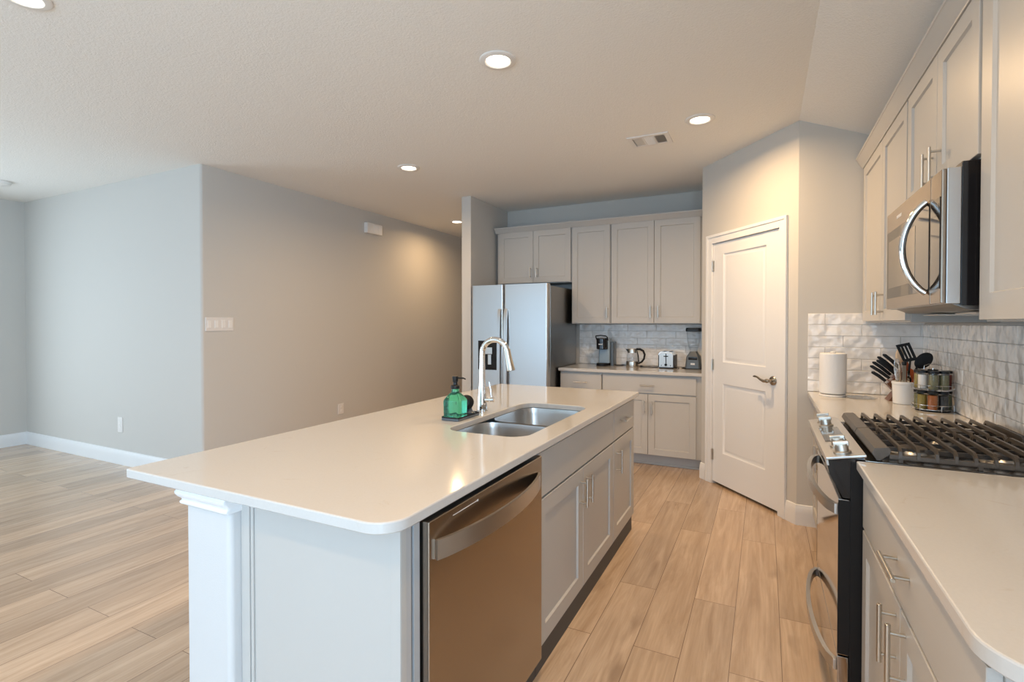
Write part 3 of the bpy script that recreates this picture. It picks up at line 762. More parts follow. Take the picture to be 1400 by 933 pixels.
# kettle
t = thing('electric_kettle', 'glass and steel electric kettle with black handle on back counter', 'kettle', (-1.25, 5.41, 0.914))
kx, ky = -1.250, 5.41
bm = nb(); lathe(bm, [(0.064, 0.9143), (0.066, 0.918), (0.066, 0.930), (0.060, 0.933), (0.064, 0.936), (0.064, 0.968), (0.061, 0.972)], (kx, ky, 0), seg=30); obj('base', bm, 'nickel', t)
bm = nb(); lathe(bm, [(0.0605, 0.9722), (0.060, 1.0), (0.056, 1.03), (0.050, 1.062)], (kx, ky, 0), seg=30, cap0=False, cap1=False); obj('glass_body', bm, 'glass', t)
bm = nb(); lathe(bm, [(0.051, 1.0622), (0.049, 1.095), (0.046, 1.104), (0.012, 1.106)], (kx, ky, 0), seg=30)
obj('collar', bm, 'nickel', t)
bm = nb(); prism(bm, Fr((kx, ky-0.014, 0), (1, 0, 0), (0, 1, 0)), [(-0.047, 1.072), (-0.047, 1.098), (-0.070, 1.100), (-0.060, 1.086)], 0, 0.028, 0.002); obj('spout', bm, 'black', t)
bm = nb(); tube(bm, [(kx+0.040, ky, 1.100), (kx+0.080, ky, 1.100), (kx+0.112, ky, 1.083), (kx+0.128, ky, 1.045), (kx+0.120, ky, 1.0), (kx+0.095, ky, 0.965), (kx+0.062, ky, 0.950)], [0.010, 0.012, 0.0115, 0.011, 0.0105, 0.010, 0.009], 12); tube(bm, [(kx+0.047, ky, 1.085), (kx+0.060, ky, 1.03), (kx+0.066, ky, 0.965)], 0.006, 8)
obj('handle', bm, 'black', t)
bm = nb(); tube(bm, [(kx+0.06, ky+0.02, 0.9185), (kx+0.12, ky-0.01, 0.9185), (kx+0.17, ky+0.005, 0.9185), (kx+0.22, ky-0.012, 0.9185), (kx+0.26, ky+0.02, 0.9185)], 0.004, 8); box(bm, kx+0.085, kx+0.105, ky-0.015, ky+0.008, 0.9145, 0.93, 0.003); obj('power_cord', bm, 'black', t)
# toaster, short end towards the room
t = thing('toaster', 'polished steel two slice toaster with its lever end facing out', 'toaster', (-0.89, 5.45, 0.914))
Ft = Fr((-0.893, 5.34, 0), (1, 0, 0), (0, -1, 0))
bm = nb(); rings = []
for ins, c in ((0.0, -0.20), (0.0, 0.0)):
    rings.append([Ft(x, z, c) for x, z in rrect(-0.075, 0.075, 0.926, 1.083, (0.012, 0.012, 0.035, 0.035), ins, 6)])
loft(bm, rings); obj('shell', bm, 'chrome', t)
bm = nb(); rings = [[Ft(x, z, c) for x, z in rrect(-0.070, 0.070, 0.928, 1.079, (0.012, 0.012, 0.033, 0.033), i, 6)] for i, c in ((0, 0.0003), (0, 0.008), (0.006, 0.012))]
loft(bm, rings); fp = obj('end_panel', bm, 'alu', t)
bm = nb(); fbox(bm, Ft, -0.004, 0.004, 0.965, 1.066, 0.0122, 0.0135); fbox(bm, Ft, -0.022, 0.022, 1.034, 1.043, 0.0122, 0.026, 0.002); cyl(bm, Ft(0, 0.952, 0.0122), Ft(0, 0.952, 0.026), 0.013, 18, 0.002)
for s in (-0.045, 0.045): cyl(bm, Ft(s, 0.945, 0.0122), Ft(s, 0.945, 0.016), 0.005, 10)
obj('lever', bm, 'black', fp)
bm = nb(); fbox(bm, Ft, -0.078, -0.0705, 0.925, 1.05, -0.2, 0.006, 0.003); fbox(bm, Ft, 0.0705, 0.078, 0.925, 1.05, -0.2, 0.006, 0.003); fbox(bm, Ft, -0.07, 0.07, 0.9143, 0.9256, -0.19, 0.004, 0.003); obj('trim', bm, 'black', t)
bm = nb(); fbox(bm, Ft, -0.045, -0.015, 1.0805, 1.0838, -0.18, -0.02); fbox(bm, Ft, 0.015, 0.045, 1.0805, 1.0838, -0.18, -0.02); obj('bread_slots', bm, 'gap', t)
bm = nb(); tube(bm, [(-0.815, 5.42, 0.919), (-0.80, 5.39, 0.9185), (-0.785, 5.40, 0.926), (-0.780, 5.385, 0.9185), (-0.778, 5.41, 0.9185)], 0.0042, 8); obj('power_cord', bm, 'black', t)
# blender
t = thing('blender', 'grey countertop blender with clear jar and black lid by the pantry wall', 'blender', (-0.640, 5.44, 0.914))
bx, by = -0.640, 5.440
bm = nb(); rings = []
for hw, hd_, z, r in ((0.074, 0.080, 0.9145, 0.02), (0.074, 0.080, 0.926, 0.02), (0.072, 0.078, 0.94, 0.02), (0.064, 0.070, 1.035, 0.02), (0.040, 0.048, 1.075, 0.018), (0.038, 0.044, 1.088, 0.018)):
    rings.append([(x, y, z) for x, y in rrect(bx-hw, bx+hw, by-hd_, by+hd_, r, 0, 5)])
loft(bm, rings); bb = obj('motor_base', bm, 'grey_shell', t)
Fb = Fr((bx, by-0.0775, 0), (1, 0, 0), (0, -1, 0.085))
bm = nb(); fbox(bm, Fb, -0.042, 0.042, 1.008, 1.036, -0.012, 0.0005, 0.003); obj('display', bm, 'black_gloss', bb)
bm = nb(); fbox(bm, Fb, -0.020, 0.020, 0.957, 0.975, -0.001, 0.0008); obj('badge', bm, 'badge', bb)
bm = nb(); box(bm, bx-0.077, bx+0.077, by-0.083, by+0.083, 0.9143, 0.922, 0.002); obj('foot_rim', bm, 'black', t)
bm = nb(); lathe(bm, [(0.036, 1.0885), (0.040, 1.11), (0.046, 1.13)], (bx, by, 0), seg=12); obj('blade_collar', bm, 'glass', t)
bm = nb(); rings = [[(x, y, z) for x, y in rrect(bx-hw, bx+hw, by-hw, by+hw, 0.02, 0, 5)] for hw, z in ((0.046, 1.13), (0.058, 1.20), (0.064, 1.288))]
loft(bm, rings, True, False); jr = obj('jar', bm, 'glass', t)
bm = nb()
rings = [[(x, y, z) for x, y in rrect(bx-hw, bx+hw, by-hw, by+hw, 0.024, 0, 5)] for hw, z in ((0.066, 1.2885), (0.071, 1.292), (0.071, 1.318), (0.066, 1.327))]
loft(bm, rings); obj('lid', bm, 'dark_lid', t)
bm = nb(); tube(bm, [(bx-0.075, by+0.02, 0.919), (bx-0.095, by-0.03, 0.9185), (bx-0.112, by-0.01, 0.9185), (bx-0.100, by+0.05, 0.9185)], 0.0042, 8); obj('power_cord', bm, 'black', t)

# ================================================================== RIGHT RUN
FRX = 0.313
FR = Fr((FRX, 0, 0), (0, 1, 0), (-1, 0, 0)); RD = XR - FRX - 0.002
RY0, RY1 = 2.030, 2.790       # range
t = thing('base_cabinet', 'grey base cabinet nearest the viewpoint with drawer over two doors', 'cabinet', (0.6, 1.48, 0), 'range wall base cabinets')
carcass(t, FR, 0.965, 2.018, 0.1, 0.883, RD)
add_drawer(t, FR, 0.972, 2.012, 0.700, 0.866, 1.470, 0.795, 0.16)
add_door(t, FR, 1.494, 2.012, 0.106, 0.690, 1.535, 0.600, 0.066, 0.145)
add_door(t, FR, 0.972, 1.490, 0.106, 0.690, 1.440, 0.600, 0.066, 0.145)
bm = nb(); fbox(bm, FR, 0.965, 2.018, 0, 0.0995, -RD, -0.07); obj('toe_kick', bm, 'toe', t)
bm = nb(); slab(bm, lambda i: rrect(0.276, XR-0.0005, 0.880, 2.020, (0.10, 0.012, 0.004, 0.004), i, 10), 0.8835, 0.914, 0.004)
tag(obj('near_countertop', bm, 'quartz', angle=15), 'white quartz countertop with rounded corner in front of the range', 'countertop')
t = thing('base_cabinet', 'grey base cabinet between the range and the short end wall', 'cabinet', (0.6, 3.38, 0), 'range wall base cabinets')
carcass(t, FR, 2.802, 3.968, 0.1, 0.883, RD)
add_drawer(t, FR, 2.81, 3.90, 0.700, 0.866, 3.36, 0.795, 0.16)
add_door(t, FR, 2.81, 3.353, 0.106, 0.690, 3.31, 0.600, 0.066)
add_door(t, FR, 3.357, 3.90, 0.106, 0.690, 3.40, 0.600, 0.066)
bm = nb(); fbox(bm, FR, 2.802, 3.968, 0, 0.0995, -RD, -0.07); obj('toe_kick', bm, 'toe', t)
bm = nb(); slab(bm, lambda i: rrect(0.262, XR-0.0005, 2.798, PY-0.0005, 0.006, i, 3), 0.8835, 0.914, 0.004)
tag(obj('far_countertop', bm, 'quartz', angle=15), 'white quartz countertop beyond the range with crock and paper towel', 'countertop')

# gas range
t = thing('gas_range', 'slide in stainless gas range with black iron grates', 'range', (0.56, 2.41, 0))
bm = nb(); box(bm, 0.262, 0.874, RY0+0.002, RY1-0.002, 0.03, 0.905, 0.002); obj('body', bm, 'black', t)
for x in (0.32, 0.82):
    for y in (RY0+0.06, RY1-0.06):
        bm = nb(); cyl(bm, (x, y, 0), (x, y, 0.0298), 0.02, 12); obj('foot', bm, 'black', t)
FG = Fr((0, RY0, 0), (1, 0, 0), (0, 1, 0))
bm = nb(); prism(bm, FG, [(0.192, 0.903), (0.300, 0.923), (0.300, 0.906), (0.261, 0.9055), (0.261, 0.782), (0.240, 0.782), (0.200, 0.860)], 0, RY1-RY0, 0.002); cpn = obj('control_housing', bm, 'black_gloss', t)
sl = math.atan2(0.020, 0.108)
FK = Fr((0.190, RY0-0.002, 0.9085), (math.cos(sl), 0, math.sin(sl)), (-math.sin(sl), 0, math.cos(sl)), (0, 1, 0))
bm = nb(); fbox(bm, FK, 0, 0.118, 0, RY1-RY0+0.004, -0.0045, 0.005, 0.0025); fbox(bm, FK, 0.0, 0.006, 0.0, RY1-RY0+0.004, -0.022, -0.0045); cp = obj('control_panel', bm, 'steel', t)
bm = nb(); fbox(bm, FK, 0.022, 0.092, 0.25, 0.52, 0.0052, 0.0072, 0.001); obj('display', bm, 'display', cp)
def knob(y):
    bm = nb()
    c = FK(0.056, y-RY0, 0.0052)
    lathe(bm, [(0.027, 0), (0.027, 0.005), (0.021, 0.008), (0.0195, 0.027), (0.0185, 0.030)], c, FK.n, 24)
    G = Fr(c, FK.u, FK.n, FK.v)
    fbox(bm, G, -0.024, 0.024, -0.0075, 0.0075, 0.022, 0.040, 0.003)
    obj('knob', bm, 'nickel', cp)
for y in (2.085, 2.185, 2.60, 2.695): knob(y)
bm = nb(); box(bm, 0.228, 0.2605, RY0+0.004, RY1-0.004, 0.245, 0.776, 0.003); od = obj('oven_door', bm, 'mirror_dark', t)
for y in (RY0+0.001, RY1-0.0038):
    bm = nb(); box(bm, 0.2275, 0.262, y, y+0.0028, 0.25, 0.772); obj('door_edge', bm, 'black', od)
def bow_handle(z, par, y0, y1, bow=0.052):
    bm = nb()
    pts = arc((0.2235, y0, z), (0.2235, y1, z), (-bow, 0, 0), 24, 0.62)
    tube(bm, pts, 1.0, flat=(0.017, 0.0075), up=(0, 0, 1))
    for y in (y0, y1): box(bm, 0.2165, 0.2277, y-0.012, y+0.012, z-0.018, z+0.018, 0.002)
    obj('handle', bm, 'steel', par)
bow_handle(0.738, od, RY0+0.02, RY1-0.02)
bm = nb(); box(bm, 0.228, 0.2605, RY0+0.004, RY1-0.004, 0.05, 0.240, 0.003); bd = obj('storage_drawer', bm, 'mirror_dark', t)
bow_handle(0.205, bd, RY0+0.02, RY1-0.02)
bm = nb(); box(bm, 0.3005, 0.876, RY0, RY1, 0.9055, 0.916, 0.003); ck = obj('cooktop', bm, 'cooktop', t)
bm = nb(); box(bm, 0.834, 0.876, RY0, RY1, 0.9162, 0.950, 0.004); obj('rear_vent', bm, 'black', t)
bm = nb()
for i in range(9): box(bm, 0.842, 0.870, RY0+0.05+i*0.075, RY0+0.105+i*0.075, 0.9502, 0.9512)
obj('vent_slots', bm, 'gap', t)
for k, (x, y, r) in enumerate(((0.465, 2.20, 0.040), (0.465, 2.62, 0.034), (0.705, 2.20, 0.034), (0.705, 2.62, 0.042), (0.59, 2.41, 0.030))):
    bm = nb(); lathe(bm, [(r+0.030, 0.9162), (r+0.028, 0.920), (r+0.008, 0.922), (r+0.004, 0.930), (r, 0.932)], (x, y, 0), seg=28); bu = obj('burner', bm, 'alu', ck)
    bm = nb(); lathe(bm, [(r*0.98, 0.9322), (r, 0.935), (r, 0.940), (r*0.9, 0.942)], (x, y, 0), seg=28); obj('burner_cap', bm, 'iron', bu)
ym = 0.5*(RY0+RY1)
for y0, y1 in ((RY0+0.012, ym-0.003), (ym+0.003, RY1-0.004)):
    bm = nb()
    G = Fr((0, y0, 0), (1, 0, 0), (0, 1, 0))
    prism(bm, G, [(0.322, 0.940), (0.330, 0.957), (0.366, 0.962), (0.374, 0.956), (0.370, 0.940), (0.345, 0.9175), (0.335, 0.9175)], 0, y1-y0, 0.002)
    gr = obj('grate', bm, 'iron', t)
    bm = nb()
    for k in range(10):
        x = 0.399 + 0.0475*k
        if x > 0.835: continue
        pts = [(x, y0+0.004, 0.930), (x, y0+0.007, 0.950), (x, y0+0.022, 0.961), (x, (y0+y1)/2, 0.962), (x, y1-0.022, 0.961), (x, y1-0.007, 0.953 if y1 < 2.6 else 0.947), (x, y1-0.004, 0.932)]
        tube(bm, pts, 1.0, flat=(0.0060, 0.0044), up=(0, 0, 1))
    obj('grate_bars', bm, 'iron', gr)
    bm = nb()
    for yy in (y0+0.006, y0+(y1-y0)*0.36, y0+(y1-y0)*0.68, y1-0.006):
        box(bm, 0.37, 0.832, yy-0.0055, yy+0.0055, 0.926, 0.940, 0.001)
    box(bm, 0.826, 0.836, y0, y1, 0.918, 0.955, 0.001)
    for xx in (0.40, 0.60, 0.80):
        for yy in (y0+0.006, y1-0.006): box(bm, xx-0.006, xx+0.006, yy-0.005, yy+0.005, 0.9163, 0.927)
    obj('grate_frame', bm, 'iron', gr)

# uppers on the right wall
FW = Fr((0.584, 0, 0), (0, 1, 0), (-1, 0, 0)); WD = XR - 0.584 - 0.002
t = thing('wall_cabinet', 'grey two door wall cabinet above the crock and spice rack', 'cabinet', (0.74, 3.39, 1.375), 'range wall upper cabinets')
carcass(t, FW, 2.832, 3.968, 1.375, 2.372, WD)
add_door(t, FW, 2.840, 3.362, 1.384, 2.364, 3.310, 1.478, 0.062, 0.125)
add_door(t, FW, 3.366, 3.945, 1.384, 2.364, 3.410, 1.478, 0.062, 0.125)
t = thing('wall_cabinet', 'short grey two door wall cabinet directly above the microwave', 'cabinet', (0.74, 2.4, 1.86), 'range wall upper cabinets')
carcass(t, FW, 1.972, 2.830, 1.866, 2.372, WD)
add_door(t, FW, 2.392, 2.822, 1.874, 2.364, 2.432, 1.945, 0.062, 0.13)
add_door(t, FW, 1.980, 2.388, 1.874, 2.364, 2.340, 1.945, 0.062, 0.13)
t = thing('wall_cabinet', 'grey wall cabinet nearest the viewpoint beside the microwave', 'cabinet', (0.74, 1.5, 1.375), 'range wall upper cabinets')
carcass(t, FW, 1.055, 1.962, 1.375, 2.372, WD)
add_door(t, FW, 1.512, 1.955, 1.380, 2.364, None, None, 0.075)
add_door(t, FW, 1.062, 1.508, 1.380, 2.364, 1.46, 1.478, 0.075)
tag(obj('crown_moulding', crown(FW, 1.04, 3.966, 2.366, 2.436, 0.020), 'cabinet'), 'grey crown moulding along the top of the range wall cabinets', 'moulding')

# over-the-range microwave
MX = 0.487; MY0, MY1, MZ0, MZ1 = 2.003, 2.782, 1.430, 1.848
FM = Fr((MX, 0, 0), (0, 1, 0), (-1, 0, 0))
t = thing('microwave', 'stainless over the range microwave hung beneath the short cabinet', 'microwave', (0.69, 2.39, 1.43))
bm = nb(); box(bm, 0.5365, 0.884, MY0+0.004, MY1-0.004, 1.425, 1.8645, 0.002); obj('body', bm, 'black_gloss', t)
bm = nb(); box(bm, 0.50, 0.536, MY0, MY1, MZ0, MZ1, 0.003); obj('front_frame', bm, 'steel', t)
bm = nb(); fbox(bm, FM, 2.120, MY1, MZ0+0.002, MZ1-0.002, -0.0128, 0.0, 0.003); md = obj('door', bm, 'steel_micro', t)
bm = nb(); fbox(bm, FM, 2.130, MY1-0.012, 1.478, 1.764, 0.0002, 0.002, 0.0008); wn = obj('door_glass', bm, 'micro_glass', md)
bm = nb(); fbox(bm, FM, 2.30, MY1-0.05, 1.520, 1.722, 0.0022, 0.0028); obj('viewing_screen', bm, 'mirror_warm', wn)
bm = nb(); fbox(bm, FM, 2.52, 2.60, 1.800, 1.812, 0.0002, 0.0008); obj('badge', bm, 'badge', md)
bm = nb(); fbox(bm, FM, MY0, 2.116, MZ0+0.002, MZ1-0.002, -0.0128, 0.0, 0.003); fp = obj('control_panel', bm, 'steel_micro', t)
bm = nb(); fbox(bm, FM, MY0+0.010, 2.110, 1.478, 1.764, 0.0002, 0.0018, 0.0008); kp = obj('keypad_glass', bm, 'micro_glass', fp)
bm = nb(); fbox(bm, FM, MY0+0.022, 2.095, 1.71, 1.745, 0.0019, 0.0023); obj('clock_display', bm, 'black_gloss', kp)
bm = nb()
pts = arc((MX-0.004, 2.148, 1.775), (MX-0.004, 2.148, 1.470), (-0.062, 0.018, 0), 24, 0.8)
tube(bm, pts, [0.0105]*25, 14)
obj('handle', bm, 'chrome', md)
bm = nb()
prism(bm, Fr((0, MY0+0.02, 0), (1, 0, 0), (0, 1, 0)), [(0.52, 1.4296), (0.86, 1.4246), (0.86, 1.405), (0.56, 1.412)], 0, MY1-MY0-0.04, 0.002)
un = obj('underside', bm, 'steel_dark', t)
bm = nb()
for y in (2.10, 2.50): box(bm, 0.60, 0.76, y, y+0.20, 1.4015, 1.4045)
obj('grease_filter', bm, 'alu', un)

# paper towel
t = thing('paper_towel_roll', 'white paper towel roll standing on the counter by the end wall', 'paper towel', (0.385, 3.775, 0.914))
tx, ty = 0.388, 3.780
bm = nb(); lathe(bm, [(0.020, 0.9305), (0.066, 0.9305), (0.072, 0.934), (0.073, 0.94), (0.073, 1.176), (0.070, 1.182), (0.020, 1.183), (0.020, 0.9305)], (tx, ty, 0), seg=40, cap0=False, cap1=False)
obj('roll', bm, 'paper', t)
bm = nb(); lathe(bm, [(0.074, 0.9143), (0.076, 0.918), (0.074, 0.926), (0.018, 0.930), (0.012, 0.934), (0.012, 1.180), (0.016, 1.186), (0.013, 1.193)], (tx, ty, 0), seg=30); obj('holder', bm, 'white_plastic', t)
bm = nb(); lathe(bm, [(0.02, 0.9143), (0.075, 0.9143), (0.088, 0.921), (0.087, 0.9225), (0.074, 0.9165), (0.0001, 0.9165)], (0.525, 3.73, 0), seg=34, cap1=False)  # thin clear disc standing in for a faint grey ellipse on the counter
tag(obj('clear_disc', bm, 'glass'), 'shallow clear disc on the counter beside the paper towel', 'dish')

# utensil crock and tools
UX, UY = 0.715, 3.585
t = thing('utensil_crock', 'round white ceramic crock full of cooking utensils by spice rack', 'crock', (UX, UY, 0.914))
bm = nb(); lathe(bm, [(0.050, 0.9143), (0.054, 0.918), (0.058, 1.025), (0.061, 1.028), (0.061, 1.040), (0.058, 1.042), (0.054, 1.038), (0.052, 0.93), (0.002, 0.925)], (UX, UY, 0), seg=40)
obj('bowl', bm, 'ceramic', t)
GU = 'cooking utensils in the white crock'
def stem(bm, p0, p1, r0=0.005, r1=0.004): tube(bm, [p0, p1], [r0, r1], 10)
def tool_frame(tip, base, face):
    """b runs from base to tip, n points to face"""
    v = (Vector(tip) - Vector(base)).normalized(); n = Vector(face); n = (n - v * n.dot(v)).normalized()
    return Fr(base, v.cross(n), n, v)
# slotted turner
B = Vector((UX+0.006, UY+0.01, 0.945)); Tp = Vector((0.700, 3.62, 1.262))
F = Fr((0.744, 3.61, 1.105), (0.93, 0, 0.10), (0.0, -1, 0.1), (-0.28, 0.02, 1))
t = thing('slotted_turner', 'black slotted turner rising highest from the white crock', 'cooking utensil', B, GU)
bm = nb()
L0, W0 = 0.040, 0.036
tv = Fr((0.7455, 3.605, 1.155), (0.96, 0, 0.26), (0.0, -1, 0.0), (-0.36, 0.0, 0.93))
for a0, a1, b0, b1 in ((-0.033, 0.033, 0, 0.018), (-0.033, 0.033, 0.090, 0.106), (-0.033, -0.019, 0.018, 0.090), (-0.0135, -0.0030, 0.018, 0.090), (0.0030, 0.0135, 0.018, 0.090), (0.019, 0.033, 0.018, 0.090)):
    fbox(bm, tv, a0, a1, b0, b1, -0.0015, 0.0015)
obj('blade', bm, 'nylon', t)
bm = nb(); tube(bm, [B, (0.735, 3.60, 1.06), tv(0, 0.004, 0)], [0.007, 0.006, 0.005], 10); obj('handle', bm, 'nylon', t)
# big spoon
B = Vector((UX+0.022, UY+0.034, 0.945)); cS = Vector((0.806, 3.61, 1.160))
t = thing('serving_spoon', 'large black nylon spoon leaning right out of the white crock', 'cooking utensil', B, GU)
d = Vector((0.62, 0.0, 0.78)).normalized(); s_ = Vector((0.0, -1.0, 0.0)); q_ = d.cross(s_).normalized()
bm = nb(); bmesh.ops.create_uvsphere(bm, u_segments=24, v_segments=14, radius=1.0)
for v in bm.verts:
    x, y, z = v.co
    dep = 0.018 if y > 0 else 0.004
    v.co = cS + d * (x*0.052) + q_ * (z*0.036) + s_ * (-(y)*dep)
obj('spoon_bowl', bm, 'nylon', t)
bm = nb(); tube(bm, [B, (0.752, 3.618, 1.06), cS - d*0.045], [0.007, 0.006, 0.006], 10); obj('handle', bm, 'nylon', t)
# wooden spoon
B = Vector((UX-0.014, UY+0.02, 0.945)); cS = Vector((0.700, 3.628, 1.182))
t = thing('wooden_spoon', 'pale wooden spoon standing behind the turner in white crock', 'cooking utensil', B, GU)
bm = nb(); bmesh.ops.create_uvsphere(bm, u_segments=18, v_segments=12, radius=1.0)
for v in bm.verts:
    x, y, z = v.co; v.co = cS + Vector((x*0.021, y*0.006, z*0.044))
obj('spoon_bowl', bm, 'pale_wood', t)
bm = nb(); tube(bm, [B, cS - Vector((0, 0, 0.04))], [0.006, 0.007], 10); obj('handle', bm, 'pale_wood', t)
# two orange-wood handled tools
for (bx_, tx_, tz_, lab) in ((0.012, 0.728, 1.160, 'orange red wooden spatula between wooden spoon and turner'), (0.020, 0.757, 1.112, 'short orange wooden paddle at the right inside the white crock')):
    B = Vector((UX+bx_, UY+0.018, 0.945))
    t = thing('wooden_spatula', lab, 'cooking utensil', B, GU)
    bm = nb(); Fq = Fr((tx_, 3.612 if tx_ < 0.75 else 3.600, tz_-0.062), (1, 0, 0.12), (0, -1, 0), (-0.12, 0, 1))
    prism(bm, Fq, [(-0.006, 0), (0.006, 0), (0.016, 0.022), (0.014, 0.050), (-0.004, 0.066), (-0.014, 0.045)], -0.002, 0.002, 0.0012); obj('blade', bm, 'orange_wood', t)
    bm = nb(); tube(bm, [B, Fq(0, 0.004, 0)], [0.0055, 0.0055], 10); obj('handle', bm, 'orange_wood', t)
# whisk
B = Vector((UX-0.03, UY-0.004, 0.945))
t = thing('whisk', 'steel wire whisk at the left side of the white crock', 'cooking utensil', B, GU)
bm = nb(); wt = Vector((0.676, 3.575, 1.165)); wd = (wt - B).normalized(); wb = B + wd * 0.10
u1 = wd.cross(Vector((0, 1, 0))).normalized(); u2 = wd.cross(u1)
for k in range(5):
    a = PI*k/5; e = u1*math.cos(a) + u2*math.sin(a)
    pts = []
    for i in range(17):
        s = i/16; w_ = math.sin(PI*s); x = 2*s-1
        pts.append(wb + wd * (0.125*(1-x*x)**0.6) + e * (0.022*x*(0.35+0.9*(1-x*x)**0.6)))
    tube(bm, pts, 0.0011, 6)
obj('wires', bm, 'chrome', t)
bm = nb(); tube(bm, [B, wb], [0.007, 0.006], 10); obj('handle', bm, 'nickel', t)
# tongs and peeler handles
for dx, tx_, tz_, lab, mt_ in ((-0.006, 0.706, 1.135, 'grey steel tongs standing in the middle of the white crock', 'nickel'), (0.010, 0.738, 1.105, 'slim steel skewer handle leaning right in the white crock', 'chrome')):
    B = Vector((UX+dx, UY-0.02, 0.945)); 
    t = thing('steel_utensil', lab, 'cooking utensil', B, GU)
    bm = nb(); tube(bm, [B, (tx_-(0.012 if mt_ == 'chrome' else 0), 3.55, tz_)], 1.0, flat=(0.008 if mt_ == 'nickel' else 0.005, 0.004), up=(1, 0, 0)); obj('shaft', bm, mt_, t)
    if mt_ == 'nickel':
        bm = nb(); lathe(bm, [(0.010, 0), (0.011, 0.006), (0.011, 0.018), (0.006, 0.024)], (tx_, 3.55, tz_), (0, 0, 1), 14); obj('cap', bm, 'dark_lid', t)

# knife block behind the crock, slots facing up-left
KY = 3.72
t = thing('knife_block', 'acacia wood knife block partly hidden behind the white crock', 'knife block', (0.72, KY, 0.914))
Fk = Fr((0, KY-0.055, 0), (1, 0, 0), (0, 1, 0))
bm = nb(); prism(bm, Fk, [(0.655, 0.9143), (0.80, 0.9143), (0.80, 0.955), (0.735, 1.105), (0.648, 1.015), (0.690, 0.965)], 0, 0.11, 0.004); obj('block', bm, 'wood', t)
kd = Vector((-0.75, 0, 0.66)).normalized(); kp_ = Vector((0.66, 0, 0.75)).normalized()
GK = 'black handled knives in the knife block'
face0 = Vector((0.648, KY, 1.015)); face1 = Vector((0.735, KY, 1.105)); fd = (face1 - face0).normalized()
kn_ = [(0.008, -0.030, 0.098, 0.0, 'lowest black handled knife in the wooden block'),
       (0.034, -0.036, 0.130, -0.02, 'thin black handled knife second from the bottom of the block'),
       (0.055, 0.020, 0.128, 0.02, 'black handled knife third from the bottom of the wooden block'),
       (0.072, -0.025, 0.128, 0.03, 'black handled knife third from the top of the wooden block'),
       (0.090, 0.024, 0.132, 0.05, 'black handled knife second from the top of the block'),
       (0.112, -0.008, 0.128, 0.08, 'topmost black handled knife in the wooden block')]
for k, (s, yo, L_, tw, lab) in enumerate(kn_):
    b0 = face0 + fd * s + Vector((0, yo, 0)) ; dirk = (kd + Vector((tw, 0.1*yo, tw))).normalized()
    t = thing('kitchen_knife', lab, 'knife', b0, GK)
    bm = nb(); up = kp_ - dirk * kp_.dot(dirk)
    tube(bm, [b0 + dirk*0.012, b0 + dirk*0.03, b0 + dirk*L_*0.6, b0 + dirk*(L_-0.01) - up*0.004, b0 + dirk*L_ - up*0.008], [0.8, 0.95, 1.0, 0.95, 0.45], flat=(0.0095, 0.0068), up=tuple(up)); obj('handle', bm, 'black', t)
    bm = nb(); tube(bm, [b0 - dirk*0.006, b0 + dirk*0.0125], 1.0, flat=(0.0085, 0.002), up=tuple(up)); obj('bolster', bm, 'nickel', t)

# spice rack and jars
SXc, SYc = 0.792, 3.372
t = thing('spice_rack', 'two tier chrome wire spice rack beside the white crock', 'spice rack', (SXc, SYc, 0.914))
bm = nb(); lathe(bm, [(0.070, 0.9143), (0.074, 0.916), (0.074, 0.920), (0.070, 0.922)], (SXc, SYc, 0), seg=32)
obj('base', bm, 'black', t)
bm = nb(); lathe(bm, [(0.002, 1.024), (0.083, 1.024), (0.083, 1.027), (0.002, 1.027)], (SXc, SYc, 0), seg=32); obj('upper_shelf', bm, 'chrome', t)
bm = nb()
def ring(bm, r, z, w=0.0014): tube(bm, [(SXc + r*math.cos(2*PI*i/40), SYc + r*math.sin(2*PI*i/40), z) for i in range(41)], w, 6, False)
for z in (0.926, 0.948, 1.030, 1.050): ring(bm, 0.087, z)
for k in range(6):
    a = 2*PI*(k+0.5)/6 + 0.2
    for z0, z1 in ((0.918, 0.948), (1.024, 1.050)): cyl(bm, (SXc+0.087*math.cos(a), SYc+0.087*math.sin(a), z0), (SXc+0.087*math.cos(a), SYc+0.087*math.sin(a), z1), 0.0014, 6)
cyl(bm, (SXc, SYc, 0.922), (SXc, SYc, 1.135), 0.003, 8)
tube(bm, [(SXc-0.038, SYc, 1.130), (SXc-0.036, SYc, 1.148), (SXc-0.018, SYc, 1.156), (SXc+0.018, SYc, 1.156), (SXc+0.036, SYc, 1.148), (SXc+0.038, SYc, 1.130)], 0.0022, 8)
tube(bm, [(SXc-0.038, SYc, 1.130), (SXc+0.038, SYc, 1.130)], 0.002, 8)
obj('wire_frame', bm, 'chrome', t)
GJ = 'spice jars in the wire rack'
tiers = ((0.9225, 'bottom', ['spice_green', 'spice_yellow', 'spice_orange', 'spice_black', 'spice_green', 'spice_olive']), (1.0273, 'top', ['spice_yellow', 'spice_white', 'spice_olive', 'spice_olive', 'spice_red', 'spice_green']))
cname = dict(spice_green='dark green herb', spice_yellow='yellow green spice', spice_orange='orange spice', spice_black='black peppercorn', spice_olive='olive herb', spice_white='white salt', spice_red='red brown spice')
where = {('bottom', 0): 'at the left end of the bottom tier', ('bottom', 1): 'second from left on the bottom tier', ('bottom', 2): 'in the centre front of the bottom tier', ('bottom', 3): 'between orange and green jars on the bottom tier', ('bottom', 4): 'at the right end of the bottom tier', ('bottom', 5): 'at the back of the bottom tier',
         ('top', 0): 'at the left end of the top tier', ('top', 1): 'second from left on the top tier', ('top', 2): 'in the centre front of the top tier', ('top', 3): 'right of centre on the top tier', ('top', 4): 'at the right end of the top tier', ('top', 5): 'at the back of the top tier'}
view = math.atan2(-SYc, -SXc)
offs = [-96, -48, 0, 48, 96, 180]
offs_top = [-94, -46, 3, 51, 99, 180]
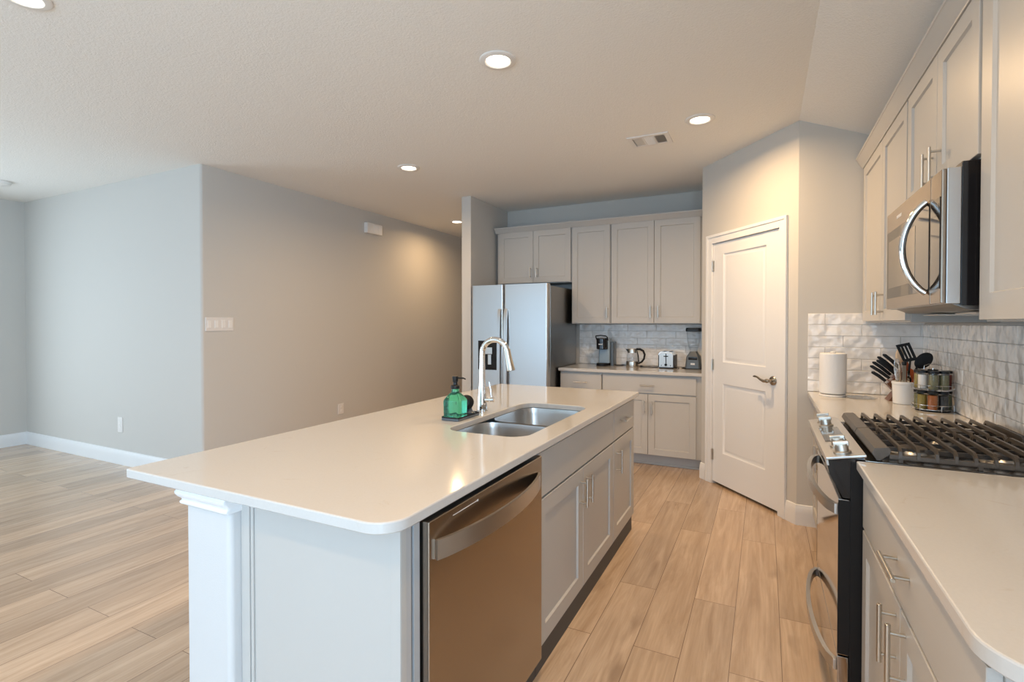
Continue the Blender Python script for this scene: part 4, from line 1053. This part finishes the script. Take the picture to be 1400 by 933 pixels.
for z0, tn, ms in tiers:
    for k, mt_ in enumerate(ms):
        a = view + math.radians((offs if tn == 'bottom' else offs_top)[k])
        rj = 0.022; rad = 0.057
        jx, jy = SXc + rad*math.cos(a), SYc + rad*math.sin(a)
        t = thing('spice_jar', '%s jar %s of the wire rack' % (cname[mt_], where[(tn, k)]), 'jar', (jx, jy, z0), GJ)
        bm = nb(); lathe(bm, [(rj-0.001, z0+0.001), (rj, z0+0.004), (rj, z0+0.082), (rj-0.003, z0+0.084)], (jx, jy, 0), seg=20, cap1=False); obj('glass_body', bm, 'glass', t)
        bm = nb(); lathe(bm, [(rj-0.004, z0+0.003), (rj-0.0022, z0+0.005), (rj-0.0022, z0+0.076), (rj-0.004, z0+0.077)], (jx, jy, 0), seg=20); obj('spice_fill', bm, mt_, t)
        bm = nb(); lathe(bm, [(rj+0.001, z0+0.0845), (rj+0.001, z0+0.096), (rj-0.001, z0+0.098)], (jx, jy, 0), seg=20); obj('lid', bm, 'dark_lid', t)

# ================================================================== wall plates, lights, vent
def plate(name, F, a, b, w, h, label, cat, kind, n=1):
    t = thing(name, label, cat, F(a, b, 0))
    bm = nb(); rect_loft(bm, F, a-w/2, a+w/2, b-h/2, b+h/2, [(0, 0.0004), (0, 0.004), (0.003, 0.007)]); p = obj('cover_plate', bm, 'outlet_white', t)
    for i in range(n):
        ac = a - w/2 + w*(i+0.5)/n
        bm = nb()
        if kind == 'switch':
            rect_loft(bm, F, ac-0.017, ac+0.017, b-0.034, b+0.034, [(0, 0.0072), (0.0, 0.0085), (0.002, 0.0105)]); obj('rocker', bm, 'white_plastic', t)
        else:
            for s in (-0.020, 0.020): rect_loft(bm, F, ac-0.016, ac+0.016, b+s-0.014, b+s+0.014, [(0, 0.0072), (0.002, 0.0095)])
            obj('socket', bm, 'white_plastic', t)
FH = Fr((-4.349, 0, 0), (0, 1, 0), (1, 0, 0)); FLv = Fr((0, 2.766, 0), (1, 0, 0), (0, -1, 0))
plate('light_switch', FH, 2.928, 1.364, 0.262, 0.122, 'white four gang rocker switch plate near the hall corner', 'light switch', 'switch', 4)
plate('wall_outlet', FH, 4.372, 0.393, 0.085, 0.118, 'white outlet low on the hall wall behind the island', 'outlet', 'outlet')
plate('wall_outlet', FLv, -5.618, 0.385, 0.082, 0.150, 'white outlet low on the living area wall', 'outlet', 'outlet')
t = thing('door_chime', 'small white chime box high on the hall wall', 'door chime', (-4.349, 4.90, 2.53))
bm = nb(); fbox(bm, FH, 4.765, 5.035, 2.470, 2.595, 0.0005, 0.055, 0.006); cv = obj('cover', bm, 'white_plastic', t)
bm = nb(); fbox(bm, FH, 4.88, 4.95, 2.487, 2.575, 0.0552, 0.058, 0.001); fbox(bm, FH, 4.955, 5.02, 2.487, 2.575, 0.0552, 0.058, 0.001); obj('grille', bm, 'trim', cv)

def can(x, y, label, watts=CAN_W, z=H):
    t = thing('recessed_light', label, 'ceiling light', (x, y, z), 'recessed ceiling lights')
    bm = nb(); lathe(bm, [(0.096, -0.0005), (0.096, -0.004), (0.090, -0.009), (0.068, -0.011), (0.061, -0.006), (0.061, -0.001)], (x, y, z), seg=40, cap0=False, cap1=False); obj('trim_ring', bm, 'white_plastic', t)
    bm = nb(); lathe(bm, [(0.0001, -0.0045), (0.0598, -0.0045), (0.0598, -0.0012)], (x, y, z), seg=36, cap0=False, cap1=False); obj('lens', bm, 'lamp', t)
    l = bpy.data.lights.new('recessed_glow', 'AREA'); l.shape = 'DISK'; l.size = 0.12; l.energy = watts; l.color = WARM; l.spread = math.radians(165)
    o = bpy.data.objects.new('recessed_glow', l); o.location = (x, y, z-0.014); COL.objects.link(o)
can(-1.253, 2.372, 'largest recessed ceiling light, above the island sink', 4.5)
can(-0.397, 3.653, 'recessed ceiling light in front of the pantry wall', 25.0)
can(-2.812, 3.645, 'recessed ceiling light between hall wall and refrigerator', 15.0)
can(-3.714, 5.852, 'recessed ceiling light inside the hall by the partition', 12.0)
can(-2.793, 1.030, 'recessed ceiling light cut off by the top left edge', 5.0)
can(-1.253, -0.4, 'recessed ceiling light behind the viewpoint')
can(-0.397, 1.05, 'recessed ceiling light overhead in front of the range', 16.0)
t = thing('smoke_detector', 'white round detector on the ceiling by the far left wall', 'smoke detector', (-6.62, 2.25, H))
bm = nb(); lathe(bm, [(0.085, -0.0005), (0.085, -0.012), (0.078, -0.030), (0.050, -0.040), (0.002, -0.042)], (-6.62, 2.25, H), seg=32, cap0=False); obj('housing', bm, 'white_plastic', t)
t = thing('air_vent', 'white rectangular air vent in the ceiling near the pantry', 'air vent', (-0.775, 3.90, H))
FV = Fr((-0.924, 3.782, H), (1, 0, 0), (0, 0, -1), (0, 1, 0))
bm = nb(); w_, h_ = 0.298, 0.230
for q in ((0, w_, 0, 0.03), (0, w_, h_-0.03, h_), (0, 0.035, 0.03, h_-0.03), (w_-0.035, w_, 0.03, h_-0.03), (0.105, 0.118, 0.03, h_-0.03), (0.180, 0.193, 0.03, h_-0.03)):
    fbox(bm, FV, *q, 0.0004, 0.008, 0.0015)
obj('frame', bm, 'white_plastic', t)
bm = nb()
for k in range(7):
    a = 0.048 + k*0.0095
    prism(bm, Fr(FV(a, 0.03, 0), FV.u, FV.v, FV.n), [(0, 0.0006), (-0.0012, 0.0006), (-0.0072, 0.0072), (-0.006, 0.0072)], 0, h_-0.06)
for k in range(7):
    a = 0.194 + k*0.0095
    prism(bm, Fr(FV(a, 0.03, 0), FV.u, FV.v, FV.n), [(0, 0.0006), (0.0012, 0.0006), (0.0072, 0.0072), (0.006, 0.0072)], 0, h_-0.06)
for k in range(14):
    bb_ = 0.034 + k*0.0118
    prism(bm, Fr(FV(0.118, bb_, 0), FV.v, FV.u, FV.n), [(0, 0.0006), (0.0012, 0.0006), (0.0092, 0.0072), (0.008, 0.0072)], 0, 0.062)
obj('louvres', bm, 'white_plastic', t)
bm = nb(); fbox(bm, FV, 0.03, w_-0.03, 0.025, h_-0.025, 0.0001, 0.0004); obj('duct_opening', bm, 'gap', t)
